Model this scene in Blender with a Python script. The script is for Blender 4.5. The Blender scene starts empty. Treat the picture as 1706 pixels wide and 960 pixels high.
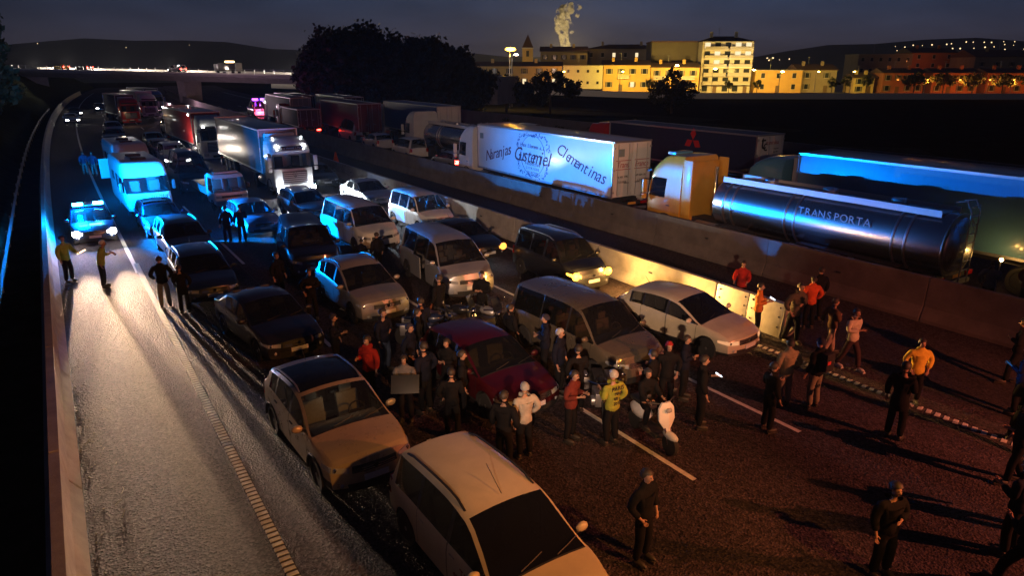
import bpy, bmesh, math, random
from mathutils import Vector, Matrix
random.seed(7)
R = math.radians
scene = bpy.context.scene
COL = scene.collection

# ------------------------------------------------------------------ camera
cam_d = bpy.data.cameras.new('camera'); cam = bpy.data.objects.new('camera', cam_d); COL.objects.link(cam)
cam_d.sensor_width = 36; cam_d.lens = 36*1140/1706; cam_d.clip_start = .1; cam_d.clip_end = 9000
cam.location = (0, 0, 7.8)
cam.rotation_euler = (R(90-17.9), 0, -R(33.46))
scene.camera = cam
scene.render.resolution_x = 1024; scene.render.resolution_y = 577
scene.view_settings.view_transform = 'Standard'; scene.view_settings.look = 'None'
scene.view_settings.exposure = 0; scene.view_settings.gamma = 1
scene.render.engine = 'CYCLES'
try:
    scene.cycles.use_denoising = True
    scene.cycles.max_bounces = 6; scene.cycles.diffuse_bounces = 2; scene.cycles.glossy_bounces = 3
    scene.cycles.transparent_max_bounces = 10; scene.cycles.volume_bounces = 0
    scene.cycles.sample_clamp_indirect = 3.0
except Exception: pass

# ------------------------------------------------------------------ night sky: deep blue overhead, brown town glow low down
world = bpy.data.worlds.new('World'); scene.world = world; world.use_nodes = True
nt = world.node_tree; nt.nodes.clear()
out = nt.nodes.new('ShaderNodeOutputWorld'); bg = nt.nodes.new('ShaderNodeBackground')
sky = nt.nodes.new('ShaderNodeTexSky'); sky.sky_type = 'NISHITA'; sky.sun_disc = False
sky.sun_elevation = R(-4); sky.sun_rotation = R(230)
tc = nt.nodes.new('ShaderNodeTexCoord'); sp = nt.nodes.new('ShaderNodeSeparateXYZ'); nt.links.new(tc.outputs['Generated'], sp.inputs[0])
rmp = nt.nodes.new('ShaderNodeValToRGB'); nt.links.new(sp.outputs['Z'], rmp.inputs[0])
e = rmp.color_ramp.elements
e[0].position = 0; e[0].color = (.031, .025, .031, 1); e[1].position = .6; e[1].color = (.006, .010, .034, 1)
for p_, c_ in ((.035, (.025, .024, .038, 1)), (.08, (.017, .024, .048, 1)), (.2, (.011, .020, .050, 1))):
    q = e.new(p_); q.color = c_
# the glow is stronger over the town (bearing 50 degrees right of the road), weaker to the left
dt = nt.nodes.new('ShaderNodeVectorMath'); dt.operation = 'DOT_PRODUCT'; nt.links.new(tc.outputs['Generated'], dt.inputs[0]); dt.inputs[1].default_value = (.66, .75, 0)
mr = nt.nodes.new('ShaderNodeMapRange'); nt.links.new(dt.outputs['Value'], mr.inputs['Value'])
mr.inputs['From Min'].default_value = .55; mr.inputs['From Max'].default_value = 1; mr.inputs['To Min'].default_value = .45; mr.inputs['To Max'].default_value = 1.25
ns = nt.nodes.new('ShaderNodeTexNoise'); ns.inputs['Scale'].default_value = 5; ns.inputs['Detail'].default_value = 6
mp = nt.nodes.new('ShaderNodeMapping'); mp.inputs['Scale'].default_value = (1, 1, 4); nt.links.new(tc.outputs['Generated'], mp.inputs[0]); nt.links.new(mp.outputs[0], ns.inputs['Vector'])
mr2 = nt.nodes.new('ShaderNodeMapRange'); nt.links.new(ns.outputs['Fac'], mr2.inputs['Value'])
mr2.inputs['From Min'].default_value = .3; mr2.inputs['From Max'].default_value = .7; mr2.inputs['To Min'].default_value = .72; mr2.inputs['To Max'].default_value = 1.25
mu = nt.nodes.new('ShaderNodeMath'); mu.operation = 'MULTIPLY'; nt.links.new(mr.outputs[0], mu.inputs[0]); nt.links.new(mr2.outputs[0], mu.inputs[1])
vs = nt.nodes.new('ShaderNodeVectorMath'); vs.operation = 'SCALE'; nt.links.new(rmp.outputs[0], vs.inputs[0]); nt.links.new(mu.outputs[0], vs.inputs['Scale'])
sk = nt.nodes.new('ShaderNodeVectorMath'); sk.operation = 'SCALE'; nt.links.new(sky.outputs[0], sk.inputs[0]); sk.inputs['Scale'].default_value = .02
ad = nt.nodes.new('ShaderNodeVectorMath'); ad.operation = 'ADD'; nt.links.new(vs.outputs[0], ad.inputs[0]); nt.links.new(sk.outputs[0], ad.inputs[1])
nt.links.new(ad.outputs[0], bg.inputs[0]); bg.inputs[1].default_value = 1.3
nt.links.new(bg.outputs[0], out.inputs[0])

# ------------------------------------------------------------------ lamps (sources of the place and added fill lights)
def lamp(kind, loc, col, watts, radius=.1, aim=None, size=60, blend=.5, parent=None):
    d = bpy.data.lights.new(kind.lower()+'_light', kind); d.color = col; d.energy = watts
    d.shadow_soft_size = radius
    if kind == 'SPOT': d.spot_size = R(size); d.spot_blend = blend
    o = bpy.data.objects.new('light', d); COL.objects.link(o); o.location = loc
    if aim is not None:
        o.rotation_euler = (Vector(aim)-Vector(loc)).to_track_quat('-Z', 'Y').to_euler()
    return o
BLUE = (0, .25, 1.0); ORANGE = (1, .37, .055); AMBER = (1, .50, .12); WARM = (1, .65, .40); COLD = (.82, .92, 1)
# police car: roof bar and headlamps
lamp('POINT', (.45, 37.6, 1.78), BLUE, 2800, .12)
lamp('SPOT', (1.35, 37.6, 1.70), BLUE, 68000, .10, (28, 16.5, 2.6), 86, .9)
lamp('SPOT', (1.2, 37.6, 1.80), BLUE, 30000, .10, (7, 50, 2.4), 70, .6)
for x in (.2, 1.6):
    lamp('SPOT', (x, 35.55, .78), WARM, 38000, .06, (x*.5+.7, 3, .1), 17, 1)
    lamp('SPOT', (x, 35.55, .78), WARM, 700, .08, (x+.2, 26, -1), 75, 1)
# tall orange lamp by the overpass behind the camera, unseen red lamp inferred from the crowd's shadows
lamp('SPOT', (9.6, -3.6, 9.0), ORANGE, 5200, .2, (4.6, 13.5, 0), 60, .7)
lamp('SPOT', (17.5, -3.5, 5.3), (1, .22, .09), 6500, .05, (14.0, 8, .5), 84, .5)
lamp('SPOT', (-5, -6, 8.5), (1, .60, .38), 23000, .2, (24, 31, 2.0), 34, .8)  # warm fill added behind the camera for the fruit lorry and right side
# the lorry with its beams on
for x in (11.35, 13.3):
    lamp('SPOT', (x, 43.1, .85), COLD, 9000, .08, (x+2.2, 30, 0), 66, 1)
lamp('SPOT', (13.4, 43.0, .9), COLD, 5200, .08, (17.5, 33, .7), 46, 1)
# black van with amber lamps
lamp('POINT', (14.6, 17.55, .85), AMBER, 260, .08); lamp('POINT', (16.45, 17.55, .85), AMBER, 220, .08)
lamp('SPOT', (16.2, 17.5, .8), AMBER, 6000, .06, (17.2, 9.5, .3), 60, 1)
lamp('POINT', (3.98, 12.75, 1.38), (1, .85, .6), 1.3, .05)  # cabin light added inside the cream crossover
lamp('POINT', (9.5, 68, 1.7), (1, .9, .8), 190, .1); lamp('POINT', (20, 152, 1.6), (.9, .55, .75), 3000, .3); lamp('POINT', (9.3, 110.5, 1.6), (1, .6, .3), 60, .1); lamp('POINT', (7.6, 44.6, 1.3), (1, .85, .65), 14, .1)  # fills added for the lorry side, flyover deck and other far fronts
# far traffic
lamp('SPOT', (9.3, 64.5, .9), (1, .85, .7), 170, .08, (10.5, 50, 2), 110, 1)
lamp('SPOT', (9.6, 62.0, 1.0), (1, .8, .6), 90, .08, (11.5, 52, 1.5), 120, 1)
lamp('POINT', (27.4, 111.2, 2.9), (.16, .04, 1), 130, .3); lamp('POINT', (28.8, 111.2, 2.9), (.6, .06, 1), 130, .3)
lamp('POINT', (28, 113, 1.2), (1, .08, .12), 700, .3)

# ------------------------------------------------------------------ materials
MATS = {}
def mat(name, col=(.5,.5,.5), rough=.6, metal=0., coat=0., emit=None, estr=0., noise=0., nscale=6., bump=0., bscale=60., alpha=None, trans=0., spec=.5):
    if name in MATS: return MATS[name]
    m = bpy.data.materials.new(name); m.use_nodes = True; n = m.node_tree; b = n.nodes['Principled BSDF']
    b.inputs['Base Color'].default_value = (*col, 1); b.inputs['Roughness'].default_value = rough; b.inputs['Metallic'].default_value = metal
    b.inputs['Coat Weight'].default_value = coat; b.inputs['Coat Roughness'].default_value = .06
    b.inputs['Specular IOR Level'].default_value = spec
    if trans: b.inputs['Transmission Weight'].default_value = trans
    if emit: b.inputs['Emission Color'].default_value = (*emit, 1); b.inputs['Emission Strength'].default_value = estr
    t = n.nodes.new('ShaderNodeTexCoord')
    if noise:
        a = n.nodes.new('ShaderNodeTexNoise'); a.inputs['Scale'].default_value = nscale; a.inputs['Detail'].default_value = 7; a.inputs['Roughness'].default_value = .65
        n.links.new(t.outputs['Object'], a.inputs['Vector'])
        mr = n.nodes.new('ShaderNodeMapRange'); mr.inputs['From Min'].default_value = .28; mr.inputs['From Max'].default_value = .72
        mr.inputs['To Min'].default_value = 1-noise; mr.inputs['To Max'].default_value = 1+noise; n.links.new(a.outputs['Fac'], mr.inputs['Value'])
        v = n.nodes.new('ShaderNodeVectorMath'); v.operation = 'SCALE'; v.inputs[0].default_value = col; n.links.new(mr.outputs[0], v.inputs['Scale'])
        n.links.new(v.outputs[0], b.inputs['Base Color'])
        m2 = n.nodes.new('ShaderNodeMapRange'); m2.inputs['To Min'].default_value = max(0, rough-.12*noise*3); m2.inputs['To Max'].default_value = min(1, rough+.12*noise*3); n.links.new(a.outputs['Fac'], m2.inputs['Value'])
        n.links.new(m2.outputs[0], b.inputs['Roughness'])
    if bump:
        a2 = n.nodes.new('ShaderNodeTexNoise'); a2.inputs['Scale'].default_value = bscale; a2.inputs['Detail'].default_value = 4
        n.links.new(t.outputs['Object'], a2.inputs['Vector'])
        bp = n.nodes.new('ShaderNodeBump'); bp.inputs['Strength'].default_value = 1; bp.inputs['Distance'].default_value = bump
        n.links.new(a2.outputs['Fac'], bp.inputs['Height']); n.links.new(bp.outputs[0], b.inputs['Normal'])
    MATS[name] = m; return m
def paint(name, col, metal=0., rough=.34): return mat('paint_'+name, col, rough, metal, .55, noise=.10, nscale=2.5)
def emis(name, col, s):
    return mat('glow_'+name, (.02,.02,.02), .5, emit=col, estr=s)
def glassmat(name, tint=(.35,.38,.4), dark=.55):
    if name in MATS: return MATS[name]
    m = bpy.data.materials.new(name); m.use_nodes = True; n = m.node_tree; n.nodes.clear()
    o = n.nodes.new('ShaderNodeOutputMaterial'); mx = n.nodes.new('ShaderNodeMixShader'); tr = n.nodes.new('ShaderNodeBsdfTransparent'); gl = n.nodes.new('ShaderNodeBsdfGlossy')
    tr.inputs[0].default_value = (*tint, 1); gl.inputs['Roughness'].default_value = .03
    fr = n.nodes.new('ShaderNodeFresnel'); fr.inputs[0].default_value = 1.5
    n.links.new(fr.outputs[0], mx.inputs[0]); n.links.new(tr.outputs[0], mx.inputs[1]); n.links.new(gl.outputs[0], mx.inputs[2])
    d = n.nodes.new('ShaderNodeBsdfDiffuse'); d.inputs[0].default_value = (.10,.11,.12,1); m2 = n.nodes.new('ShaderNodeMixShader'); m2.inputs[0].default_value = .06
    n.links.new(mx.outputs[0], m2.inputs[1]); n.links.new(d.outputs[0], m2.inputs[2])
    n.links.new(m2.outputs[0], o.inputs[0]); MATS[name] = m; return m
GLASS = glassmat('car_glass', (.62,.64,.66)); GLASSD = glassmat('privacy_glass', (.06,.065,.07))
M_TRIM = mat('black_plastic', (.022,.022,.024), .55, noise=.15)
M_TYRE = mat('tyre_rubber', (.018,.018,.019), .85, bump=.002, bscale=40)
M_RIM = mat('alloy', (.55,.56,.58), .3, .9)
M_RIMD = mat('steel_wheel', (.10,.10,.11), .45, .6)
M_CHROME = mat('chrome', (.7,.72,.75), .12, 1.)
M_DARK = mat('dark_interior', (.03,.03,.032), .8, noise=.2)
M_SEAT = mat('seat_fabric', (.10,.09,.085), .9, noise=.2, nscale=20)
M_SEATL = mat('light_seat_fabric', (.34,.31,.26), .9, noise=.15, nscale=20)
M_LENS = mat('clear_lamp_lens', (.45,.47,.5), .08, .3, .8)
M_RED = mat('red_lamp_lens', (.35,.01,.012), .15, 0, .6)
M_AMBERL = mat('amber_lens', (.6,.2,.02), .2, 0, .5)
M_PLATE = mat('plate_white', (.62,.62,.6), .5)
M_PLATEY = mat('plate_orange', (.75,.33,.04), .5)
M_INK = mat('black_print', (.015,.015,.02), .5)
M_CONC = mat('barrier_concrete', (.36,.33,.29), .85, noise=.28, nscale=1.6, bump=.006, bscale=25)
M_STEEL = mat('galvanised_steel', (.36,.37,.38), .45, .7, noise=.2, nscale=4)
M_CHASSIS = mat('chassis_black', (.025,.025,.028), .6, noise=.2)
M_ALU = mat('aluminium_frame', (.45,.45,.47), .38, .8)

# ------------------------------------------------------------------ tagging and mesh building
def tag(o, label=None, cat=None, group=None, kind=None):
    if label: o['label'] = label
    if cat: o['category'] = cat
    if group: o['group'] = group
    if kind: o['kind'] = kind
    return o
def empty(name, loc=(0,0,0), rz=0., label=None, cat=None, group=None):
    o = bpy.data.objects.new(name, None); COL.objects.link(o); o.location = loc; o.rotation_euler = (0, 0, rz); o.empty_display_size = .3
    return tag(o, label, cat, group)
def copy_tree(o, parent=None):
    c = o.copy(); COL.objects.link(c); c.parent = parent
    for ch in list(o.children): copy_tree(ch, c)
    return c
class MB:
    def __init__(s): s.v = []; s.f = []; s.m = []
    def add(s, vs, fs, mi=0):
        k = len(s.v); s.v += [tuple(p) for p in vs]
        for f in fs: s.f.append(tuple(k+i for i in f)); s.m.append(mi)
        return s
    def box(s, c, d, rz=0, rx=0, ry=0, mi=0, taper=1.):
        x, y, z = d[0]/2, d[1]/2, d[2]/2; M = Matrix.Translation(c) @ Matrix.Rotation(rz, 4, 'Z') @ Matrix.Rotation(ry, 4, 'Y') @ Matrix.Rotation(rx, 4, 'X')
        P = [(-x,-y,-z),(x,-y,-z),(x,y,-z),(-x,y,-z),(-x*taper,-y*taper,z),(x*taper,-y*taper,z),(x*taper,y*taper,z),(-x*taper,y*taper,z)]
        return s.add([M @ Vector(p) for p in P], [(0,3,2,1),(4,5,6,7),(0,1,5,4),(1,2,6,5),(2,3,7,6),(3,0,4,7)], mi)
    def lathe(s, prof, c=(0,0,0), axis='Z', n=20, mi=0, cap=True):
        vs = []
        for r_, h in prof:
            for i in range(n):
                a = 2*math.pi*i/n; ca, sa = r_*math.cos(a), r_*math.sin(a)
                p = (ca, sa, h) if axis == 'Z' else ((h, ca, sa) if axis == 'X' else (sa, h, ca))
                vs.append((p[0]+c[0], p[1]+c[1], p[2]+c[2]))
        fs = [(j*n+i, j*n+(i+1)%n, (j+1)*n+(i+1)%n, (j+1)*n+i) for j in range(len(prof)-1) for i in range(n)]
        if cap:
            fs.append(tuple(range(n))[::-1]); fs.append(tuple((len(prof)-1)*n+i for i in range(n)))
        return s.add(vs, fs, mi)
    def tube(s, pts, r, n=6, mi=0):
        pts = [Vector(p) for p in pts]; vs = []; up0 = Vector((0,0,1))
        for i, p in enumerate(pts):
            t = (pts[min(i+1, len(pts)-1)]-pts[max(i-1, 0)]).normalized()
            up = up0 if abs(t.z) < .95 else Vector((0,1,0))
            a = t.cross(up).normalized(); b = a.cross(t)
            rr = r[i] if isinstance(r, (list, tuple)) else r
            for k in range(n):
                an = 2*math.pi*k/n; vs.append(p+a*rr*math.cos(an)+b*rr*math.sin(an))
        fs = [(i*n+k, i*n+(k+1)%n, (i+1)*n+(k+1)%n, (i+1)*n+k) for i in range(len(pts)-1) for k in range(n)]
        fs.append(tuple(range(n))[::-1]); fs.append(tuple((len(pts)-1)*n+k for k in range(n)))
        return s.add(vs, fs, mi)
    def sphere(s, c, r, n=8, sc=(1,1,1), mi=0):
        prof = []
        vs = []; fs = []
        m_ = n//2+1
        for j in range(m_+1):
            th = math.pi*j/m_
            for i in range(n):
                a = 2*math.pi*i/n; vs.append((c[0]+r*sc[0]*math.sin(th)*math.cos(a), c[1]+r*sc[1]*math.sin(th)*math.sin(a), c[2]+r*sc[2]*math.cos(th)))
        for j in range(m_):
            for i in range(n): fs.append((j*n+i, (j+1)*n+i, (j+1)*n+(i+1)%n, j*n+(i+1)%n))
        return s.add(vs, fs, mi)
    def prism(s, poly, z0, z1, plane='XY', mi=0):
        n = len(poly)
        def P(a, b, h): return (a, b, h) if plane == 'XY' else ((h, a, b) if plane == 'YZ' else (a, h, b))
        vs = [P(a, b, z0) for a, b in poly]+[P(a, b, z1) for a, b in poly]
        fs = [tuple(range(n))[::-1], tuple(range(n, 2*n))]+[(i, (i+1)%n, n+(i+1)%n, n+i) for i in range(n)]
        return s.add(vs, fs, mi)
    def slab(s, grid, off, mi=0):
        # grid: rows of points; off: vector giving thickness (front face = grid+off)
        nr, nc = len(grid), len(grid[0]); off = Vector(off)
        F = [[Vector(p)+off for p in r_] for r_ in grid]; B = [[Vector(p)-off*.5 for p in r_] for r_ in grid]
        vs = [p for r_ in F for p in r_]+[p for r_ in B for p in r_]; K = nr*nc; fs = []
        for i in range(nr-1):
            for j in range(nc-1):
                a = i*nc+j; fs.append((a, a+1, a+nc+1, a+nc)); fs.append((K+a, K+a+nc, K+a+nc+1, K+a+1))
        for j in range(nc-1):
            fs.append((j, K+j, K+j+1, j+1)); a = (nr-1)*nc+j; fs.append((a, a+1, K+a+1, K+a))
        for i in range(nr-1):
            a = i*nc; fs.append((a, a+nc, K+a+nc, K+a)); a = i*nc+nc-1; fs.append((a, K+a, K+a+nc, a+nc))
        return s.add(vs, fs, mi)
    def build(s, name, mats, parent=None, smooth=False, bevel=0., sharp=35, merge=True, kind=None):
        if not s.f: return None
        me = bpy.data.meshes.new(name); me.from_pydata(s.v, [], s.f)
        if not isinstance(mats, (list, tuple)): mats = [mats]
        for m_ in mats: me.materials.append(m_)
        me.polygons.foreach_set('material_index', s.m)
        bm = bmesh.new(); bm.from_mesh(me)
        if merge: bmesh.ops.remove_doubles(bm, verts=bm.verts, dist=.0004)
        if bevel:
            es = [e_ for e_ in bm.edges if len(e_.link_faces) == 2 and e_.calc_face_angle(0) > .5]
            try: bmesh.ops.bevel(bm, geom=es, offset=bevel, segments=2, affect='EDGES', profile=.6, clamp_overlap=True)
            except Exception: pass
        bmesh.ops.recalc_face_normals(bm, faces=bm.faces)
        bm.to_mesh(me); bm.free()
        if smooth or bevel:
            me.shade_smooth()
            try: me.set_sharp_from_angle(angle=R(sharp))
            except Exception: pass
        o = bpy.data.objects.new(name, me); COL.objects.link(o)
        if parent: o.parent = parent
        if kind: o['kind'] = kind
        return o
def text(s_, name, size, m, parent, loc, rot, shear=0., depth=.003, align='CENTER', sx=1.):
    c = bpy.data.curves.new(name, 'FONT'); c.body = s_; c.size = size; c.extrude = depth; c.shear = shear; c.align_x = align; c.align_y = 'CENTER'; c.resolution_u = 3
    o = bpy.data.objects.new(name, c); COL.objects.link(o)
    me = bpy.data.meshes.new_from_object(o); bpy.data.objects.remove(o); bpy.data.curves.remove(c)
    me.materials.clear(); me.materials.append(m)
    o = bpy.data.objects.new(name, me); COL.objects.link(o); o.parent = parent; o.location = loc; o.rotation_euler = rot; o.scale = (sx, 1, 1)
    return o
def pchip(P):
    xs = [p[0] for p in P]; ys = [p[1] for p in P]; n = len(xs)
    h = [xs[i+1]-xs[i] for i in range(n-1)]; d = [(ys[i+1]-ys[i])/h[i] for i in range(n-1)]
    m = [d[0]]+[0]*(n-2)+[d[-1]]
    for i in range(1, n-1):
        if d[i-1]*d[i] > 0: m[i] = 2*d[i-1]*d[i]/(d[i-1]+d[i])
    def f(x):
        if x <= xs[0]: return ys[0]
        if x >= xs[-1]: return ys[-1]
        i = max(k for k in range(n-1) if xs[k] <= x); t = (x-xs[i])/h[i]
        return (2*t**3-3*t*t+1)*ys[i]+(t**3-2*t*t+t)*h[i]*m[i]+(-2*t**3+3*t*t)*ys[i+1]+(t**3-t*t)*h[i]*m[i+1]
    return f
def lerp(a, b, t): return a+(b-a)*t
def curve_off(y): return 0. if y < 45 else .00025*(y-45)**2     # the motorway bends right in the distance

# ------------------------------------------------------------------ wheels
_wh = {}
def wheel(parent, loc, r=.33, w=.21, side=1, rim=None, spokes=5, name='wheel'):
    key = (round(r,3), round(w,3), side, rim.name if rim else '', spokes)
    if key not in _wh:
        a = MB(); h = w/2
        a.lathe([(r*.66,-h*.8),(r*.70,-h),(r*.93,-h),(r,-h*.72),(r,h*.72),(r*.93,h),(r*.70,h),(r*.66,h*.8)], axis='X', n=28)
        ty = a.build('tyre_tmp', M_TYRE, smooth=True)
        b = MB(); o_ = side*h*.78
        b.lathe([(r*.69,side*h*.2),(r*.69,o_),(r*.63,o_),(r*.60,o_*.55),(r*.1,o_*.5)], axis='X', n=28, cap=False)
        b.lathe([(r*.13,o_*.4),(r*.13,o_*1.02),(r*.05,o_*1.08)], axis='X', n=12)
        if spokes:
            for k in range(spokes):
                an = 2*math.pi*k/spokes; cy, cz = math.cos(an), math.sin(an)
                b.box((o_*.85, cy*r*.36, cz*r*.36), (abs(o_)*.3, r*.56, r*.15), rx=an)
        rm = b.build('rim_tmp', [rim or M_RIM], smooth=True)
        d = MB(); d.lathe([(r*.6,o_*.5),(r*.02,o_*.48)], axis='X', n=20, cap=False)
        _wh[key] = (ty.data, rm.data); bpy.data.objects.remove(ty); bpy.data.objects.remove(rm)
    t = bpy.data.objects.new(name, _wh[key][0]); COL.objects.link(t); t.parent = parent; t.location = loc
    q = bpy.data.objects.new('rim', _wh[key][1]); COL.objects.link(q); q.parent = t
    return t

# ------------------------------------------------------------------ cars and vans: lofted bodies with real window openings
KIND = {
 'hatch':  dict(L=4.3, W=1.79, H=1.47, hood=.74, cow=(1.12,.99), head=(2.02,1.40), peak=2.6, rt=(3.72,1.38), rb=(4.1,1.0), tail=.95, belt0=.70, belt=.92, beltr=1.0, axles=(.85,3.45), doors=((1.22,2.25),(2.27,3.2)), wins=((1.18,2.22),(2.32,3.12),(3.18,3.6)), r=.32),
 'sedan':  dict(L=4.6, W=1.80, H=1.44, hood=.72, cow=(1.25,.97), head=(2.1,1.38), peak=2.6, rt=(3.35,1.36), rb=(3.95,1.06), tail=.98, belt0=.70, belt=.92, beltr=.98, axles=(.88,3.6), doors=((1.35,2.35),(2.37,3.3)), wins=((1.3,2.32),(2.42,3.28)), r=.32),
 'wagon':  dict(L=4.65, W=1.80, H=1.47, hood=.72, cow=(1.25,.97), head=(2.1,1.40), peak=2.8, rt=(4.15,1.40), rb=(4.5,1.02), tail=.95, belt0=.70, belt=.92, beltr=1.0, axles=(.88,3.6), doors=((1.35,2.35),(2.37,3.3)), wins=((1.3,2.32),(2.42,3.24),(3.32,4.0)), r=.32),
 'suv':    dict(L=4.38, W=1.82, H=1.61, hood=.86, cow=(1.12,1.08), head=(1.98,1.53), peak=2.5, rt=(3.78,1.50), rb=(4.16,1.14), tail=1.08, belt0=.82, belt=1.02, beltr=1.12, axles=(.86,3.5), doors=((1.22,2.25),(2.27,3.22)), wins=((1.18,2.22),(2.32,3.14),(3.2,3.62)), r=.35),
 'mpv':    dict(L=4.5, W=1.78, H=1.66, hood=.86, cow=(.95,1.06), head=(1.86,1.58), peak=2.6, rt=(4.1,1.58), rb=(4.38,1.05), tail=1.0, belt0=.80, belt=1.0, beltr=1.03, axles=(.82,3.64), doors=((1.1,2.15),(2.17,3.15)), wins=((1.05,2.12),(2.22,3.12),(3.2,4.05)), r=.33),
 'van':    dict(L=4.97, W=1.98, H=1.97, hood=.98, cow=(.82,1.22), head=(1.62,1.86), peak=2.4, rt=(4.75,1.92), rb=(4.9,1.2), tail=1.1, belt0=.88, belt=1.18, beltr=1.20, axles=(.92,3.92), doors=((1.0,2.0),(2.02,3.15)), wins=((.95,1.95),(2.08,3.1),(3.18,4.6)), r=.34),
 'minivan':dict(L=5.0, W=1.94, H=1.88, hood=.96, cow=(.92,1.16), head=(1.78,1.80), peak=2.5, rt=(4.6,1.82), rb=(4.88,1.15), tail=1.05, belt0=.86, belt=1.10, beltr=1.14, axles=(.95,3.95), doors=((1.08,2.1),(2.12,3.2)), wins=((1.02,2.06),(2.12,3.2),(3.24,4.5)), r=.34),
 'smallvan':dict(L=4.4, W=1.82, H=1.83, hood=.92, cow=(.85,1.14), head=(1.55,1.74), peak=2.3, rt=(4.2,1.78), rb=(4.33,1.1), tail=1.05, belt0=.84, belt=1.08, beltr=1.12, axles=(.84,3.6), doors=((1.0,1.98),(2.0,2.95)), wins=((.95,1.93),(2.06,2.9),(2.98,4.0)), r=.32),
 'bus':    dict(L=5.6, W=2.02, H=2.55, hood=1.05, cow=(.75,1.3), head=(1.75,2.28), peak=2.6, rt=(5.4,2.5), rb=(5.52,1.3), tail=1.2, belt0=.95, belt=1.3, beltr=1.32, axles=(.98,4.2), doors=((.95,1.95),(1.97,3.1)), wins=((.92,1.9),(2.05,3.05),(3.15,5.1)), r=.35),
}
NL = 11
class Hull:
    def __init__(s, k):
        s.k = k; L = k['L']; s.w = k['W']/2
        cx, cz = k['cow']; hx, hz = k['head']; H = k['H']
        s.top = pchip([(0,k['hood']),(.12,k['hood']+.06),(.45,k['hood']+(cz-k['hood'])*.62),(cx,cz),(lerp(cx,hx,.5),lerp(cz,hz,.52)),(hx,hz),(k['peak'],H),(k['rt'][0],k['rt'][1]),(lerp(k['rt'][0],k['rb'][0],.5),lerp(k['rt'][1],k['rb'][1],.48)),(k['rb'][0],k['rb'][1]),(L,k['tail'])])
        s.bel = pchip([(0,k['belt0']-.05),(.3,k['belt0']+.02),(cx,k['belt']-.01),(cx+.5,k['belt']),(L*.75,k['beltr']),(L,k['tail']-.05)])
        s.wid = pchip([(0,s.w*.90),(.35,s.w*.965),(.9,s.w*.995),(L*.5,s.w),(L-.7,s.w*.985),(L,s.w*.90)])
        s.zs = k.get('sill', .25)
    def arch(s, x):
        z = s.zs
        for a in s.k['axles']:
            d = abs(x-a); Ra = s.k['r']+.07
            if d < Ra: z = max(z, s.k['r']-.02+math.sqrt(Ra*Ra-d*d))
        return z
    def sec(s, x):
        wb = s.wid(x); be = s.bel(x); tp = s.top(x); hr = s.k['H']-be
        crown = .05 if tp-be > .15 else .055
        ze = max(tp-crown, be+.012); g = ze-be
        ar = s.arch(x); z0 = ar
        P = [(wb*.93, z0), (wb*.985, max(s.zs+.09, z0+.004)), (wb*1.0, max(lerp(s.zs,be,.45), z0+.008)), (wb*.995, max(lerp(s.zs,be,.80), z0+.012)), (wb*.975, be-.03), (wb*.955, be)]
        tum = s.k.get('tumble', .26)
        y6 = wb*.955-.012-tum*max(0, g-.02)
        gz = min(.045, .3*g)
        P.append((y6, ze-gz)); y7 = y6-min(.06, .035+.1*g); P.append((y7, ze+.001))
        for fr in (.66, .33, 0.): P.append((y7*fr, ze+(tp-ze)*(1-fr*fr)+.001))
        return P
    def dfm(s, x, y, z):
        L = s.k['L']; n = x
        if x < 1.: t = (1-x)**2; n = x+s.k.get('bow', .26)*(abs(y)/s.w)**2.4*t + s.k.get('rake', .22)*max(0, z-.5)*t + .10*max(0, .42-z)*t
        if x > L-.7: t = ((x-L+.7)/.7)**2; n = x-.16*(abs(y)/s.w)**2.2*t-.10*max(0, z-.7)*t
        return Vector((y, n-L/2, z))
    def side(s, x, z, sg, off=0.):
        P = s.sec(x)
        for i in range(len(P)-1):
            if P[i][1] <= z <= P[i+1][1] and P[i+1][1] > P[i][1]:
                t = (z-P[i][1])/(P[i+1][1]-P[i][1]); y = lerp(P[i][0], P[i+1][0], t); break
        else: y = P[5][0]
        v = s.dfm(x, y, z); v.x = sg*(v.x+off); return v
    def cap(s, yf, z, off=0., rear=False):
        x = s.k['L'] if rear else 0.; P = s.sec(x); y = P[5][0]
        for i in range(5):
            if P[i][1] <= z <= P[i+1][1]: y = lerp(P[i][0], P[i+1][0], (z-P[i][1])/(P[i+1][1]-P[i][1])); break
        v = s.dfm(x, yf*y, z); v.y += off if rear else -off; return v

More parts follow.
